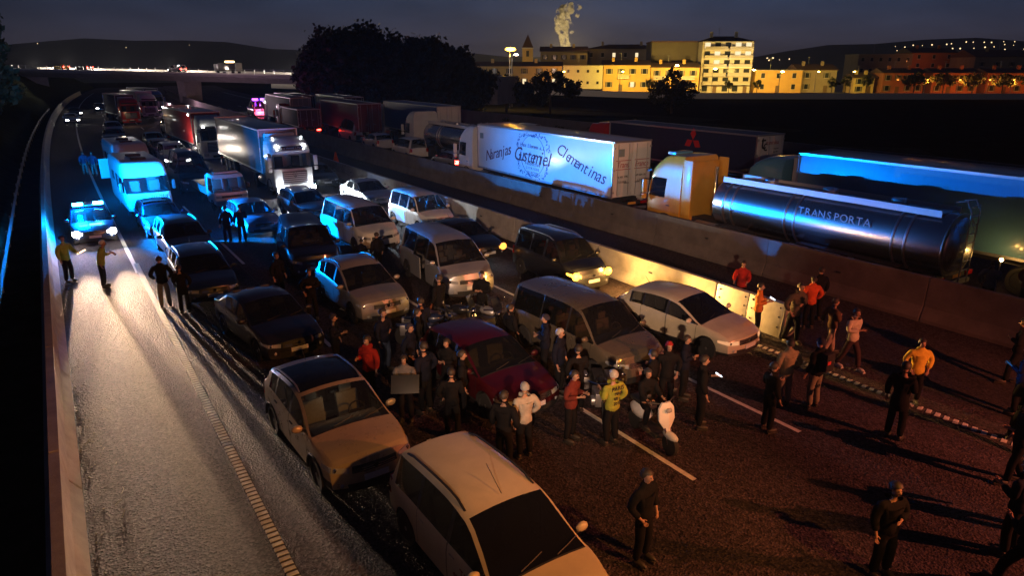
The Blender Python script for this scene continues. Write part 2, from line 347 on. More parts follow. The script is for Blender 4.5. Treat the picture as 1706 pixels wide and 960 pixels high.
def car(label, kind, loc, rz, pm, group='cars and vans stopped in the traffic jam', cat='car', name='parked_car', detail=2, glass=None, rails=False, on=None, blacktrim=False, rim=None, roofglass=False, plate=True, seats=None, lens_mat=None, opendoor=None, lights_rear=None, over=None, trimgrille=None):
    k = dict(KIND[kind]);
    if over: k.update(over)
    H = Hull(k); L = k['L']; W = k['W']; glass = glass or GLASS
    root = empty(name, loc, rz, label, cat, group)
    xs = set([0, L]); x = 0
    while x < L: xs.add(round(x, 3)); x += .14 if detail > 1 else .28
    gaps = []
    for a, b in k['doors']: gaps += [(a-.006, a+.006), (b-.006, b+.006)]
    keys = [k['cow'][0], k['head'][0], k['rt'][0], k['rb'][0], k['cow'][0]-.03, .14]
    for a, b in k['wins']: keys += [a, b]
    for a in k['axles']:
        Ra = k['r']+.07
        for i in range(11 if detail > 1 else 7): keys.append(a-Ra*math.cos(math.pi*i/(10 if detail > 1 else 6)))
        keys += [a-Ra-.006, a+Ra+.006]
    if detail > 1:
        for g_ in gaps: keys += list(g_)
    xs = [x for x in xs if all(abs(x-q) > .045 for q in keys)]+keys
    xs = sorted(set(round(min(max(x, 0), L), 4) for x in xs)); xs = [x for i, x in enumerate(xs) if i == 0 or x-xs[i-1] > .003]
    rings = []
    for x in xs:
        P = H.sec(x); ring = [H.dfm(x, -y, z) for y, z in P]+[H.dfm(x, y, z) for y, z in P[-2::-1]]
        rings.append(ring)
    parts = {}
    def face(part, pts, mi=0):
        parts.setdefault(part, MB()).add(pts, [(0,1,2,3)], mi)
    NR = 2*NL-1
    if detail < 2: dwin = (M_TRIM,)
    for i in range(len(xs)-1):
        xm = (xs[i]+xs[i+1])/2
        for j in range(NR-1):
            lv = j if j < NL-1 else NR-2-j; sg = -1 if j < NL-1 else 1
            q = [rings[i][j], rings[i][j+1], rings[i+1][j+1], rings[i+1][j]]
            gz = H.top(xm)-H.bel(xm); part = 'body'; mi = 0
            if lv >= 7:
                if k['cow'][0] < xm < k['head'][0]: part = 'windshield'
                elif k['rt'][0] < xm < k['rb'][0]: part = 'rear_window'
                elif .14 < xm < k['cow'][0]-.03: part = 'bonnet'
                elif k['cow'][0]-.03 < xm < k['cow'][0]: mi = 1
                elif roofglass and k['head'][0]+.1 < xm < k['rt'][0]-.3: part = 'glass_roof'
            elif lv == 5:
                hit = [n_ for n_, (a, b) in enumerate(k['wins']) if a < xm < b]
                if hit and gz > .10: part = 'side_window_%d%d' % (hit[0], sg)
                elif k['wins'][0][0]-.12 < xm < k['wins'][-1][1]+.05 and gz > .1: mi = 1
            elif lv in (1, 2, 3, 4):
                if detail > 1:
                    if any(a < xm < b for a, b in gaps): mi = 1
                    else:
                        for n_, (a, b) in enumerate(k['doors']):
                            if a < xm < b: part = 'door_%d%d' % (n_, sg)
                if blacktrim and lv == 1 and part == 'body': mi = 1
            elif lv == 0: mi = 1
            if opendoor and part == 'door_%d%d' % opendoor: continue
            face(part, q, mi)
    for rear in (False, True):
        ring = rings[-1 if rear else 0]; x = xs[-1 if rear else 0]; P = H.sec(x)
        top = ring[5:NR-5]; fr = [0]*len(top)
        y5 = abs(top[0].x); fr = [t.x/y5 for t in top]; rows = []
        for j in range(5): rows.append([H.dfm(x, f_*P[j][0], P[j][1]) for f_ in fr])
        rows.append(top)
        for j in range(5):
            for c in range(len(fr)-1):
                face('body', [rows[j][c], rows[j][c+1], rows[j+1][c+1], rows[j+1][c]], 1 if j == 0 else 0)
    order = {}
    for pn, mb in parts.items():
        b = pn.split('_')[0]
        if pn in ('windshield', 'rear_window', 'glass_roof') or pn.startswith('side_window'):
            nm = pn if not pn.startswith('side') else 'side_window'
            gm = GLASSD if (pn == 'glass_roof' or (pn.startswith('side_window_2') and kind in ('van','minivan','bus','mpv'))) else glass
            mb.build(nm, gm if detail > 0 else MATS['far_glass'], root, smooth=True)
        elif pn.startswith('door'):
            o = mb.build('door', [pm, M_TRIM], root, smooth=True)
            n_, sg = int(pn[5]), (-1 if '-' in pn else 1); a, b2 = k['doors'][n_]
            zh = H.bel(b2)-.13; hb = MB()
            hb.slab([[H.side(b2-.24+.16*t, zh+dz, sg) for t in (0,.5,1)] for dz in (-.012, .012)], (sg*.022, 0, 0))
            hb.build('handle', pm if not blacktrim else M_TRIM, o, smooth=True)
        elif pn == 'bonnet': mb.build('bonnet', pm, root, smooth=True)
        else: mb.build('body', [pm, M_TRIM], root, smooth=True, sharp=40)
    # lamps and front fittings
    zf = k['belt0']; zl = lerp(H.zs, zf, .62)
    for sg in (-1, 1):
        g_ = [[], []]
        for n_ in range(9):
            u = n_/8; zb = lerp(zl+.03, zf-.10, u); zt = lerp(zl+.13, zf-.035, min(1, u*1.5))
            for r_, z in ((0, zb), (1, zt)):
                if u <= .5: v = H.cap(lerp(.62, 1, u*2), z); v.x *= sg
                else: v = H.side((u-.5)*2*.42, z, sg)
                g_[r_].append(v)
        m_ = lens_mat or M_LENS
        if on: m_ = emis(on[0], on[1], on[2])
        if on and detail > 1:
            c_ = g_[0][3].lerp(g_[1][3], .5); MB().sphere((c_.x, c_.y-.06, c_.z), .15, 12, (1.1,.6,1)).build('glow_ball', m_, root, smooth=True)  # oversized glowing ball stands in for the headlamp glare
        hl = MB().slab(g_, (sg*.008, -.014, .004)).build('headlight', m_, root, smooth=True)
        if detail > 1 and not on:
            c_ = g_[0][3].lerp(g_[1][3], .5); MB().sphere((c_.x, c_.y-.004, c_.z), .055, 8, (1,.35,1)).build('reflector', M_CHROME, hl, smooth=True)
        zr0, zr1 = lerp(H.zs, k['tail'], .60), k['tail']-.03
        gr = [[], []]
        for n_ in range(5):
            u = n_/4
            for r_, z in ((0, zr0), (1, zr1)):
                if u <= .5: v = H.cap(lerp(.78, 1, u*2), z, rear=True); v.x *= sg
                else: v = H.side(L-(u-.5)*2*.2, z, sg)
                gr[r_].append(v)
        MB().slab(gr, (sg*.01, .014, 0)).build('tail_light', emis('tail', (1,.03,.02), lights_rear) if lights_rear else M_RED, root, smooth=True)
    MB().slab([[H.cap(f_, z) for f_ in (-.56,-.28,0,.28,.56)] for z in (zl+.02, zl+.15)], (0,-.012,0)).build('grille', trimgrille or M_TRIM, root)
    MB().slab([[H.cap(f_, z) for f_ in (-.68,-.34,0,.34,.68)] for z in (H.zs+.06, H.zs+.17)], (0,-.01,0)).build('air_intake', M_TRIM, root)
    if detail > 1:
        cr = MB()
        for dz in (.05, .09): cr.slab([[H.cap(f_, zl+dz+e_) for f_ in (-.5,-.25,0,.25,.5)] for e_ in (-.006,.006)], (0,-.02,0))
        cr.build('grille_bar', M_CHROME, root)
        MB().lathe([(.05,-.03),(.05,-.005),(.035,0)], c=tuple(H.cap(0, zl+.09)), axis='Y', n=14).build('emblem', M_CHROME, root)
        for sg in (-1, 1):
            f_ = H.cap(.80*sg, H.zs+.15); MB().sphere(f_, .045, 8, (1,.4,1)).build('fog_light', M_LENS, root, smooth=True)
    if plate:
        pl = MB().slab([[H.cap(f_, z) for f_ in (-.3, .3)] for z in (lerp(H.zs,zl,.55), lerp(H.zs,zl,.55)+.11)], (0,-.022,0)).build('number_plate', M_PLATE, root)
        MB().slab([[H.cap(f_, z, rear=True) for f_ in (-.3, .3)] for z in (H.zs+.33, H.zs+.44)], (0,.02,0)).build('number_plate', M_PLATE, root)
    # mirrors
    if detail > 0:
        for sg in (-1, 1):
            xm = k['cow'][0]+.28; zb = H.bel(xm)+.07; yb = H.sec(xm)[5][0]
            c_ = Vector((sg*(yb+.13), xm-L/2, zb+.03)); b = MB(); b.sphere(c_, .1, 10, (1.15,.62,.8))
            mo = b.build('mirror', pm, root, smooth=True)
            MB().box((sg*(yb+.03), xm-L/2+.01, zb-.03), (.12,.05,.03)).build('mirror_arm', M_TRIM, mo)
    # running gear
    wl = W/2-.115
    for a in k['axles']:
        for sg in (-1, 1):
            wheel(root, (sg*wl, a-L/2, k['r']), k['r'], .20, sg, rim)
        b = MB(); Ra = k['r']+.068; n_ = 12
        for sg in (-1, 1):
            g0 = [(sg*(W/2-.035), a-L/2-Ra*math.cos(math.pi*i/n_), k['r']-.02+Ra*math.sin(math.pi*i/n_)) for i in range(n_+1)]
            g1 = [(sg*(W/2-.36), p[1], p[2]) for p in g0]
            b.add(g0+g1, [(i, i+1, n_+2+i, n_+1+i) for i in range(n_)])
            b.add(g1, [tuple(range(n_+1))])
        b.build('wheel_arch', M_CHASSIS, root)
        if blacktrim and detail > 1:
            for sg in (-1, 1):
                t_ = MB(); t_.tube([(sg*(W/2-.012), a-L/2-(Ra+.01)*math.cos(math.pi*i/n_), k['r']-.02+(Ra+.01)*math.sin(math.pi*i/n_)) for i in range(n_+1)], .026, 6).build('arch_trim', M_TRIM, root, smooth=True)
    MB().box((0, 0, H.zs+.06), (W-.75, L-.35, .1)).box((0, (k['axles'][0]+k['axles'][1])/2-L/2, H.zs+.05), (W-.14, k['axles'][1]-k['axles'][0]-.95, .12)).build('underbody', M_CHASSIS, root)
    if detail > 1:
        sm = seats or M_SEAT; fx = k['head'][0]; zf_ = H.zs+.1
        d = MB(); d.box((0, k['cow'][0]+.30-L/2, H.bel(1.)-.10), (W*.80, .5, .16)); d.build('dashboard', M_DARK if not seats else sm, root, bevel=.03)
        st = MB(); cy = k['cow'][0]+.62-L/2; cz = H.bel(1.)-.02; ring = []
        for i in range(13):
            an = 2*math.pi*i/12; ring.append((.38+.18*math.cos(an), cy+.07*math.sin(an), cz+.165*math.sin(an)))
        st.tube(ring, .016, 6); st.box((.38, cy, cz), (.3,.03,.05)); st.build('steering_wheel', M_DARK, root, smooth=True)
        rows_ = [(fx+.1, (-.38,.38)), (fx+1.0, (-.42,0,.42))]+([(fx+1.9, (-.42,0,.42))] if kind in ('van','minivan','bus') else [])
        for ry, cols in rows_:
            for cx_ in cols:
                s_ = MB(); s_.box((cx_, ry-L/2-.1, zf_+.22), (.5 if len(cols) == 2 else .42,.5,.16)); s_.box((cx_, ry-L/2+.2, zf_+.55), (.48 if len(cols) == 2 else .42,.13,.6), rx=-.18)
                s_.box((cx_, ry-L/2+.27, zf_+.93), (.26,.09,.2)); s_.build('seat', sm, root, bevel=.03)
        MB().box((0, k['head'][0]+.02-L/2, k['H']-.19), (.22,.04,.07)).build('rear_view_mirror', M_DARK, root, bevel=.01)
        # wipers
        for cx_ in (-.35, .3):
            w_ = MB(); pts = []
            for t in (0, .5, 1):
                x = k['cow'][0]+.02+t*.12; y = cx_+t*.45; z = H.sec(x)[8][1]; pts.append(H.dfm(x, y, z+.025))
            w_.tube(pts, .009, 5).build('wiper', M_TRIM, root)
        # antenna
        MB().tube([(0, k['head'][0]+.12-L/2, k['H']-.02), (0, k['head'][0]+.55-L/2, k['H']+.28)] if kind == 'mpv' else [(0, k['rt'][0]-.15-L/2, k['H']-.09), (0, k['rt'][0]+.05-L/2, k['H']+.12)], .006, 5).build('antenna', M_TRIM, root)
    if rails:
        for sg in (-1, 1):
            pts = []
            for t in range(9):
                x = lerp(k['head'][0]+.15, k['rt'][0]-.15, t/8); P = H.sec(x); up = .045 if 0 < t < 8 else -.005
                v = H.dfm(x, P[7][0]-.02, P[7][1]+up); v.x *= sg; pts.append(v)
            MB().tube(pts, .022, 6).build('roof_rail', rails if not isinstance(rails, bool) else M_TRIM, root, smooth=True)
    root['_L'] = 0; del root['_L']
    return root, H
mat('far_glass', (.012,.013,.016), .08, 0, .5)

# ------------------------------------------------------------------ ground, carriageways, median
def sheet(name, xs, ys, zf, m, kind='structure', shift=True, skip=None):
    b = MB(); vs = []
    for y in ys:
        for x in xs: vs.append((x+(curve_off(y) if shift else 0), y, zf(x, y)))
    n = len(xs); fs = [(j*n+i, j*n+i+1, (j+1)*n+i+1, (j+1)*n+i) for j in range(len(ys)-1) for i in range(n-1)]
    b.add(vs, fs); o = b.build(name, m, smooth=True, kind=kind); return o
def asphalt(name, col, sp_=1.):
    m = bpy.data.materials.new(name); m.use_nodes = True; n = m.node_tree; b = n.nodes['Principled BSDF']
    t = n.nodes.new('ShaderNodeTexCoord')
    v = n.nodes.new('ShaderNodeTexVoronoi'); v.inputs['Scale'].default_value = 24; n.links.new(t.outputs['Object'], v.inputs['Vector'])
    v2 = n.nodes.new('ShaderNodeTexNoise'); v2.inputs['Scale'].default_value = 9; v2.inputs['Detail'].default_value = 8; v2.inputs['Roughness'].default_value = .75; n.links.new(t.outputs['Object'], v2.inputs['Vector'])
    big = n.nodes.new('ShaderNodeTexNoise'); big.inputs['Scale'].default_value = .35; big.inputs['Detail'].default_value = 5
    mp = n.nodes.new('ShaderNodeMapping'); mp.inputs['Scale'].default_value = (1.6, .12, 1); n.links.new(t.outputs['Object'], mp.inputs[0]); n.links.new(mp.outputs[0], big.inputs['Vector'])
    a = n.nodes.new('ShaderNodeMath'); a.operation = 'MULTIPLY'; n.links.new(v.outputs['Color'], a.inputs[0]); n.links.new(v2.outputs['Fac'], a.inputs[1])
    r_ = n.nodes.new('ShaderNodeMapRange'); r_.inputs['From Min'].default_value = .05; r_.inputs['From Max'].default_value = .5; r_.inputs['To Min'].default_value = .3; r_.inputs['To Max'].default_value = 2.1; n.links.new(a.outputs[0], r_.inputs['Value'])
    r2 = n.nodes.new('ShaderNodeMapRange'); r2.inputs['From Min'].default_value = .3; r2.inputs['From Max'].default_value = .7; r2.inputs['To Min'].default_value = .58; r2.inputs['To Max'].default_value = 1.3; n.links.new(big.outputs['Fac'], r2.inputs['Value'])
    mm = n.nodes.new('ShaderNodeMath'); mm.operation = 'MULTIPLY'; n.links.new(r_.outputs[0], mm.inputs[0]); n.links.new(r2.outputs[0], mm.inputs[1])
    s = n.nodes.new('ShaderNodeVectorMath'); s.operation = 'SCALE'; s.inputs[0].default_value = col; n.links.new(mm.outputs[0], s.inputs['Scale']); n.links.new(s.outputs[0], b.inputs['Base Color'])
    bp = n.nodes.new('ShaderNodeBump'); bp.inputs['Strength'].default_value = 1; bp.inputs['Distance'].default_value = .006*sp_
    h = n.nodes.new('ShaderNodeMath'); h.operation = 'ADD'; n.links.new(v.outputs['Distance'], h.inputs[0]); n.links.new(v2.outputs['Fac'], h.inputs[1])
    n.links.new(h.outputs[0], bp.inputs['Height']); n.links.new(bp.outputs[0], b.inputs['Normal']); b.inputs['Roughness'].default_value = .86; b.inputs['Specular IOR Level'].default_value = .22
    return m
M_ASPH = asphalt('asphalt', (.044,.031,.036), 4.6); M_ASPH2 = asphalt('asphalt_median', (.032,.025,.026), 2)
M_LINE = mat('road_paint', (.62,.6,.56), .6, noise=.25, nscale=9, bump=.003, bscale=60)
M_EARTH = mat('dark_earth', (.012,.012,.010), .95, noise=.5, nscale=.4, spec=0)
M_GRASS = mat('verge_grass', (.03,.035,.024), .95, noise=.5, nscale=1.2, spec=0)
ysn = [-60,-20,-8,0,8,16,24,32,40,50,60,75,90,110,130,155,180,210,240,280,330]
sheet('road', [-1.1,2.1,9.5,17.35], ysn, lambda x,y: 0, M_ASPH)
sheet('median_strip', [17.35,19.9,22.5], ysn, lambda x,y: -.004 if x < 22 else -.004, M_ASPH2)
sheet('far_carriageway', [22.5,30,36,43], ysn, lambda x,y: .3, M_ASPH)
sheet('left_verge', [-2.4,-1.1], ysn, lambda x,y: -.03, M_GRASS)
def emb(x, y):
    return -.05 if x > -2.5 else min(6.5, (-2.5-x)*.62)+.4*math.sin(x*.9+y*.13)*min(1, (-2.5-x)/4)
sheet('left_embankment', [-60,-30,-20,-14,-11,-8,-6,-4.4,-3,-2.4], ysn, emb, M_GRASS)
def far_slope(x, y):
    return .28 if x < 44 else (.28-(x-43)*.03)
sheet('right_verge', [43,46,50,56,64,80,110], ysn, lambda x,y: far_slope(x,y)+.12*math.sin(x*1.3+y*.4)*(x > 44), M_GRASS)
def terr(x, y): return -.35
b = MB(); ring = []
g_ = [-6000,-2500,-900,-300,-100,0,100,200,320,500,900,2500,6000]
sheet('ground', g_, g_, lambda x,y: -1.75 if (-60 < x < 50 and y < 400) else -1.6, M_EARTH, shift=False)
# painted lines
def strip(x, y0, y1, w=.12, z=.004, name='lane_line'):
    ys = [y0+(y1-y0)*i/max(1, int((y1-y0)/8)) for i in range(max(1, int((y1-y0)/8))+1)]
    b = MB(); vs = []
    for y in ys: vs += [(x-w/2+curve_off(y), y, z), (x+w/2+curve_off(y), y, z)]
    b.add(vs, [(2*i, 2*i+1, 2*i+3, 2*i+2) for i in range(len(ys)-1)])
    return b
ml = MB()
for lx in (5.8, 9.5, 12.9):
    y = 7.8-10.6*2
    while y < 150:
        s_ = strip(lx, y, y+4.3 if y < 40 else y+4.5); ml.add(s_.v, s_.f); y += 10.6
ml.build('lane_marking', M_LINE, kind='structure')
for lx, w in ((17.0, .0),): pass
s_ = strip(1.98, 30, 260, .16); s_.build('edge_line', M_LINE, kind='structure')
s_ = strip(16.45, 20, 260, .16); s_.build('edge_line', M_LINE, kind='structure')
far = MB()
for lx in (26.4, 30.2, 34.0):
    y = -8
    while y < 150:
        s_ = strip(lx, y, y+4, .12, .304); far.add(s_.v, s_.f); y += 12
for lx in (23.3, 38.5): s_ = strip(lx, -20, 240, .15, .304); far.add(s_.v, s_.f)
far.build('far_lane_marking', M_LINE, kind='structure')
# raised rumble blocks of the edge lines: each block a part of its line
def rumble(label, x, y0, n_, step, w=.20, tilt=0.):
    root = empty('rumble_line', (x, y0, 0), 0, label, 'road marking', 'ribbed edge lines')
    c_ = MB(); c_.box((0,0,.004), (w, step*.58, .034), rz=tilt, taper=.86)
    first = c_.build('rumble_block', M_LINE, root)
    for i in range(n_):
        if i < 299:
            o = first if i == 0 else first.copy()
            if i: COL.objects.link(o); o.parent = root
            o.location = (random.uniform(-.004,.004), i*step, 0)
    t_ = MB(); t_.add([(-w/2+.02,-.2,.006),(w/2-.02,-.2,.006),(w/2-.02,n_*step,.006),(-w/2+.02,n_*step,.006)], [(0,1,2,3)])
    t_.build('base_line', mat('gap_shade_paint', (.07,.065,.06), .8, noise=.4, nscale=8), root)  # dark base paint stands in for the shade between ribs
rumble('long white ribbed edge line running along the open hard shoulder', 2.06, 6.2, 175, .145)
rumble('short yellow-lit ribbed edge line beside the gap in the median barrier', 16.3, 4.3, 48, .20, tilt=.25)

# concrete barriers of jersey profile, each made of separate segments
JP = [(-.30,0),(-.30,.08),(-.13,.34),(-.085,1.0),(.085,1.0),(.13,.34),(.30,.08),(.30,0)]
def barrier(label, x0, y0, y1, seg=4.0, h=1.0, w=1., group='concrete safety barriers', z=0, gap=.02, slots=True, cm=None):
    root = empty('concrete_barrier', (x0, y0, z), 0, label, 'barrier', group); y = 0; i = 0
    while y < y1-y0:
        L_ = min(seg, y1-y0-y); b = MB(); n_ = len(JP); ya, yb = y+gap/2, y+L_-gap/2
        dx = curve_off(y0+ya); dx2 = curve_off(y0+yb); ch = .03
        rows = [(ya, .0), (ya+ch, 1), (yb-ch, 1), (yb, 0)]; vs = []
        for yy, f_ in rows:
            d_ = lerp(dx, dx2, (yy-ya)/(yb-ya))
            for px_, pz in JP: vs.append((px_*w*(1 if f_ else .94)+d_, yy, pz*h*(1 if f_ else .985)))
        fs = [(r_*n_+k_, r_*n_+k_+1, (r_+1)*n_+k_+1, (r_+1)*n_+k_) for r_ in range(3) for k_ in range(n_-1)]
        fs += [tuple(range(n_))[::-1], tuple(3*n_+k_ for k_ in range(n_))]
        b.add(vs, fs)
        sg = b.build('barrier_segment', cm or M_CONC, root)
        if slots and y0+y < 45:
            c_ = MB(); c_.box((-.1*w+dx, y+L_*.5, h*.62), (.09,.16,.05)); c_.build('lifting_slot', M_TRIM, sg)
        y += L_; i += 1
    return root
barrier('pale concrete barrier on the left, between the hard shoulder and the dark verge', -.95, 2, 250, 6, 1.0, 1.0)
barrier('sand-lit concrete barrier along the inner edge of the jammed lanes, ending at the gap', 17.55, 14.2, 240, 6, 1.05, 1.0)
barrier('brown-lit tall concrete barrier in front of the white and tanker lorries', 22.55, -14, 240, 6, 1.45, .9, cm=mat('dark_concrete', (.13,.115,.10), .9, noise=.35, nscale=1.1, bump=.006, bscale=25))  # darker concrete than the other barriers
# steel closing panels at the gap
gp = empty('steel_barrier_panel', (17.55, 11.6, 0), 0, 'pale bolted steel gate panel closing the end of the inner barrier', 'barrier')
for i in range(2):
    b = MB(); y = i*1.28; b.prism([(-.24,0),(-.2,.3),(-.10,1.04),(.10,1.04),(.2,.3),(.24,0)], y+.01, y+1.26, 'XZ')
    o = b.build('panel', mat('pale_steel_panel', (.55,.52,.46), .5, .2, noise=.15), gp, bevel=.01)
    for z in (.3,.62,.9):
        for yy in (.12, 1.12): MB().sphere((-.22+.13*z/1.04-.015, y+yy, z), .03, 6).build('bolt', M_TRIM, o)
b = MB(); b.prism([(-.25,0),(.25,0),(.12,.95),(-.12,.95)], -.03, 0.0, 'XZ'); b.box((0,-.25,.25), (.4,.5,.06), rx=-.9); b.build('end_piece', M_CONC, gp)
# left steel guard rail beyond the verge
gr = empty('guard_rail', (-2.35, 10, 0), 0, 'bluish galvanised guard rail at the foot of the left embankment', 'guard rail')
b = MB(); rows = []
for yy in range(0, 150, 6): rows.append(yy)
prof = [(0,.45),(.06,.5),(0,.56),(0,.6),(.06,.66),(0,.72)]
vs = []; 
for yy in rows:
    for px_, pz in prof: vs.append((px_+curve_off(10+yy), yy, pz))
n_ = len(prof); b.add(vs, [(i*n_+j, i*n_+j+1, (i+1)*n_+j+1, (i+1)*n_+j) for i in range(len(rows)-1) for j in range(n_-1)]); b.build('rail', mat('dull_rail', (.10,.10,.11), .7, .2, noise=.3, nscale=2), gr)  # rail darker and duller than its posts
for yy in range(0, 145, 4):
    MB().box((-.06+curve_off(10+yy), yy, .33), (.06,.1,.74)).build('post', M_STEEL, gr)

# grit, twigs and litter along the foot of the left barrier
b = MB(); rl = random.Random(5)
for i in range(110):
    y = rl.uniform(5.5, 22); x = -.62+abs(rl.gauss(0, .15)); s_ = rl.uniform(.006, .022); b.box((x, y, s_*.4), (s_*rl.uniform(.6,2.2), s_*rl.uniform(.6,1.6), s_*.8), rz=rl.uniform(0, 3))
for i in range(9):
    y = rl.uniform(6, 20); x = rl.uniform(-.55, .1); a = rl.uniform(0, 3.1); l_ = rl.uniform(.1, .35); b.tube([(x, y, .02), (x+math.cos(a)*l_*.5, y+math.sin(a)*l_*.5, .05), (x+math.cos(a+.3)*l_, y+math.sin(a+.3)*l_, .015)], .006, 4)
tag(b.build('litter', mat('litter', (.16,.13,.10), .9, noise=.5, nscale=3)), 'grit and twigs along the foot of the left barrier', 'litter', kind='stuff')
for x_ in (5.62,): strip(x_, 2, 60, .03, .003).build('road_seam', mat('tar_seam', (.012,.011,.011), .6), kind='structure')
# ------------------------------------------------------------------ the jam, lane by lane
P_BEIGE = paint('cream_white', (.54,.46,.32), 0, .30); P_WHITE = paint('white', (.66,.66,.64)); P_SILV = paint('silver', (.42,.43,.45), .55)
P_BLACK = paint('black', (.012,.013,.016)); P_NAVY = paint('navy', (.012,.022,.06)); P_GREY = paint('dark_grey', (.022,.023,.027), .3); P_MGREY = paint('grey', (.17,.145,.11), .5, .28)
P_RED = paint('dark_red', (.045,.003,.007)); P_BLUE = paint('light_blue', (.16,.30,.42), .2); P_PEARL = paint('pearl', (.56,.50,.36), .1, .26); P_SAND = paint('sand', (.26,.24,.22), .3); P_CHAMP = paint('champagne', (.42,.34,.22), .25, .28)
J = 'cars and vans stopped in the traffic jam'
def C(label, kind, x, yf, pm, rz=0., **kw):
    L = KIND[kind]['L'] if not kw.get('over') else kw['over'].get('L', KIND[kind]['L'])
    return car(label, kind, (x, yf+L/2, kw.pop('z', 0)), R(rz), pm, **kw)
taxi, tH = C('cream estate taxi with black roof rails, nearest vehicle at the bottom of the photo', 'mpv', 4.78, 5.55, P_BEIGE, 1, rails=True, glass=GLASSD)
for i, (s_, y, z) in enumerate((('TAXI', -.15, .80), ('977 57 10', -.1, .62))):
    text(s_, 'door_lettering', .16, mat('red_print', (.25,.05,.05)), taxi, (-.905, y-.55, z), (R(90), 0, R(-90)))
nis, _ = C('cream crossover with black glass roof behind the cream taxi', 'suv', 3.98, 10.75, P_CHAMP, 2, roofglass=True, blacktrim=True, seats=M_SEATL, rails=M_ALU, rim=M_RIM)
C('black saloon in the dark behind the cream crossover', 'sedan', 4.45, 17.7, P_GREY, 7)
C('dark estate car with the couple standing at its side', 'wagon', 3.75, 23.9, P_NAVY, 0, rails=M_ALU)
C('grey estate car directly behind the dark estate, blue glints along its roof rails', 'wagon', 4.05, 30.0, P_GREY, 2, rails=M_ALU)
C('dark blue estate with panoramic roof in front of the motorhome', 'wagon', 3.85, 35.4, P_NAVY, 2, rails=M_ALU, roofglass=True)
C('dark red hatchback among the crowd beside the grey minivan', 'hatch', 8.15, 11.4, P_RED, 2)
C('silver-blue off-roader with pale grille frame beside the open-door van', 'suv', 7.85, 19.0, P_SAND, 2, over=dict(H=1.66), rails=M_TRIM)
C('black people carrier with papers on its bonnet in the dark', 'minivan', 8.0, 25.0, P_BLACK, -8, over=dict(H=1.70))
C('small light blue hatchback ahead of the small tipper lorry', 'hatch', 7.75, 33.3, P_BLUE, 3, over=dict(L=4.0))
C('grey-bronze large minivan in the centre, lit from the amber lamps behind', 'minivan', 11.45, 11.3, P_MGREY, 2)
tr, _ = C('white panel van with its sliding door open and people inside', 'van', 11.55, 19.6, P_SILV, -4, opendoor=(1, -1))
C('van taxi half lit yellow and half blue, third lane', 'van', 11.2, 27.3, P_WHITE, 3, over=dict(L=5.1, H=1.9), lens_mat=M_LENS)
C('silver estate car in front of the lorry with its beams on', 'wagon', 11.0, 34.9, P_SILV, 3, rails=M_ALU)
C('cream compact hatchback beside the end of the inner barrier', 'hatch', 14.95, 11.0, P_PEARL, 7, over=dict(L=4.36), rim=M_RIM, lens_mat=emis('dim_side', (1,.45,.2), .8))
C('black small van with its amber lamps burning', 'smallvan', 15.45, 17.9, P_BLACK, -2, on=('amberlamp', (1,.40,.03), 9), rails=M_ALU)
C('dark saloon with an open door behind the black small van', 'sedan', 14.3, 23.4, P_GREY, 3, opendoor=(0, 1), on=('orange_side', (1,.34,.05), 3))
C('small white van with blue-lit side windows by the barrier', 'smallvan', 15.05, 29.0, P_WHITE, 2)
C('silver saloon near the barrier behind the small white van', 'sedan', 15.2, 36.4, P_SILV, 2)
C('black car squeezed between the lit lorry and the barrier', 'wagon', 14.95, 44.9, P_BLACK, 0)
bus, _ = C('dark high-roofed minibus between the motorhome and the small tipper', 'bus', 7.3, 47.5, P_GREY, 2, cat='minibus', name='minibus')
# police car
pol, pH = C('dark police car on the hard shoulder with headlamps and blue roof bar lit', 'wagon', .92, 35.75, P_NAVY, 0, on=('headlamp', (1,.93,.82), 60), cat='police car', name='police_car', group='emergency vehicles')
lb = MB(); lb.box((0,0,1.53), (1.3,.28,.05)); o = lb.build('light_bar', M_TRIM, pol, bevel=.01)
for sg in (-1, 1): MB().box((sg*.42, 0, 1.61), (.42,.24,.11)).build('blue_lamp', emis('blue_lamp', (.05,.55,1), 90), o, bevel=.03)
MB().box((.12,-1.72,.93), (.5,.1,.05)).build('hood_light', emis('blue_lamp2', (.05,.5,1), 12), pol, bevel=.01)
text('POLICIA', 'door_lettering', .22, M_LINE, pol, (-.915, .1, .72), (R(90), 0, R(-90)))
# slid-back door panel and people-side details of the open van
sd = MB(); sd.slab([[(-1.02, -.1+t*.95, z) for t in (0,.5,1)] for z in (.35,.8,1.15)], (-.03,0,0)); sd.build('sliding_door', P_SILV, tr, smooth=True)
# open front door of the dark car

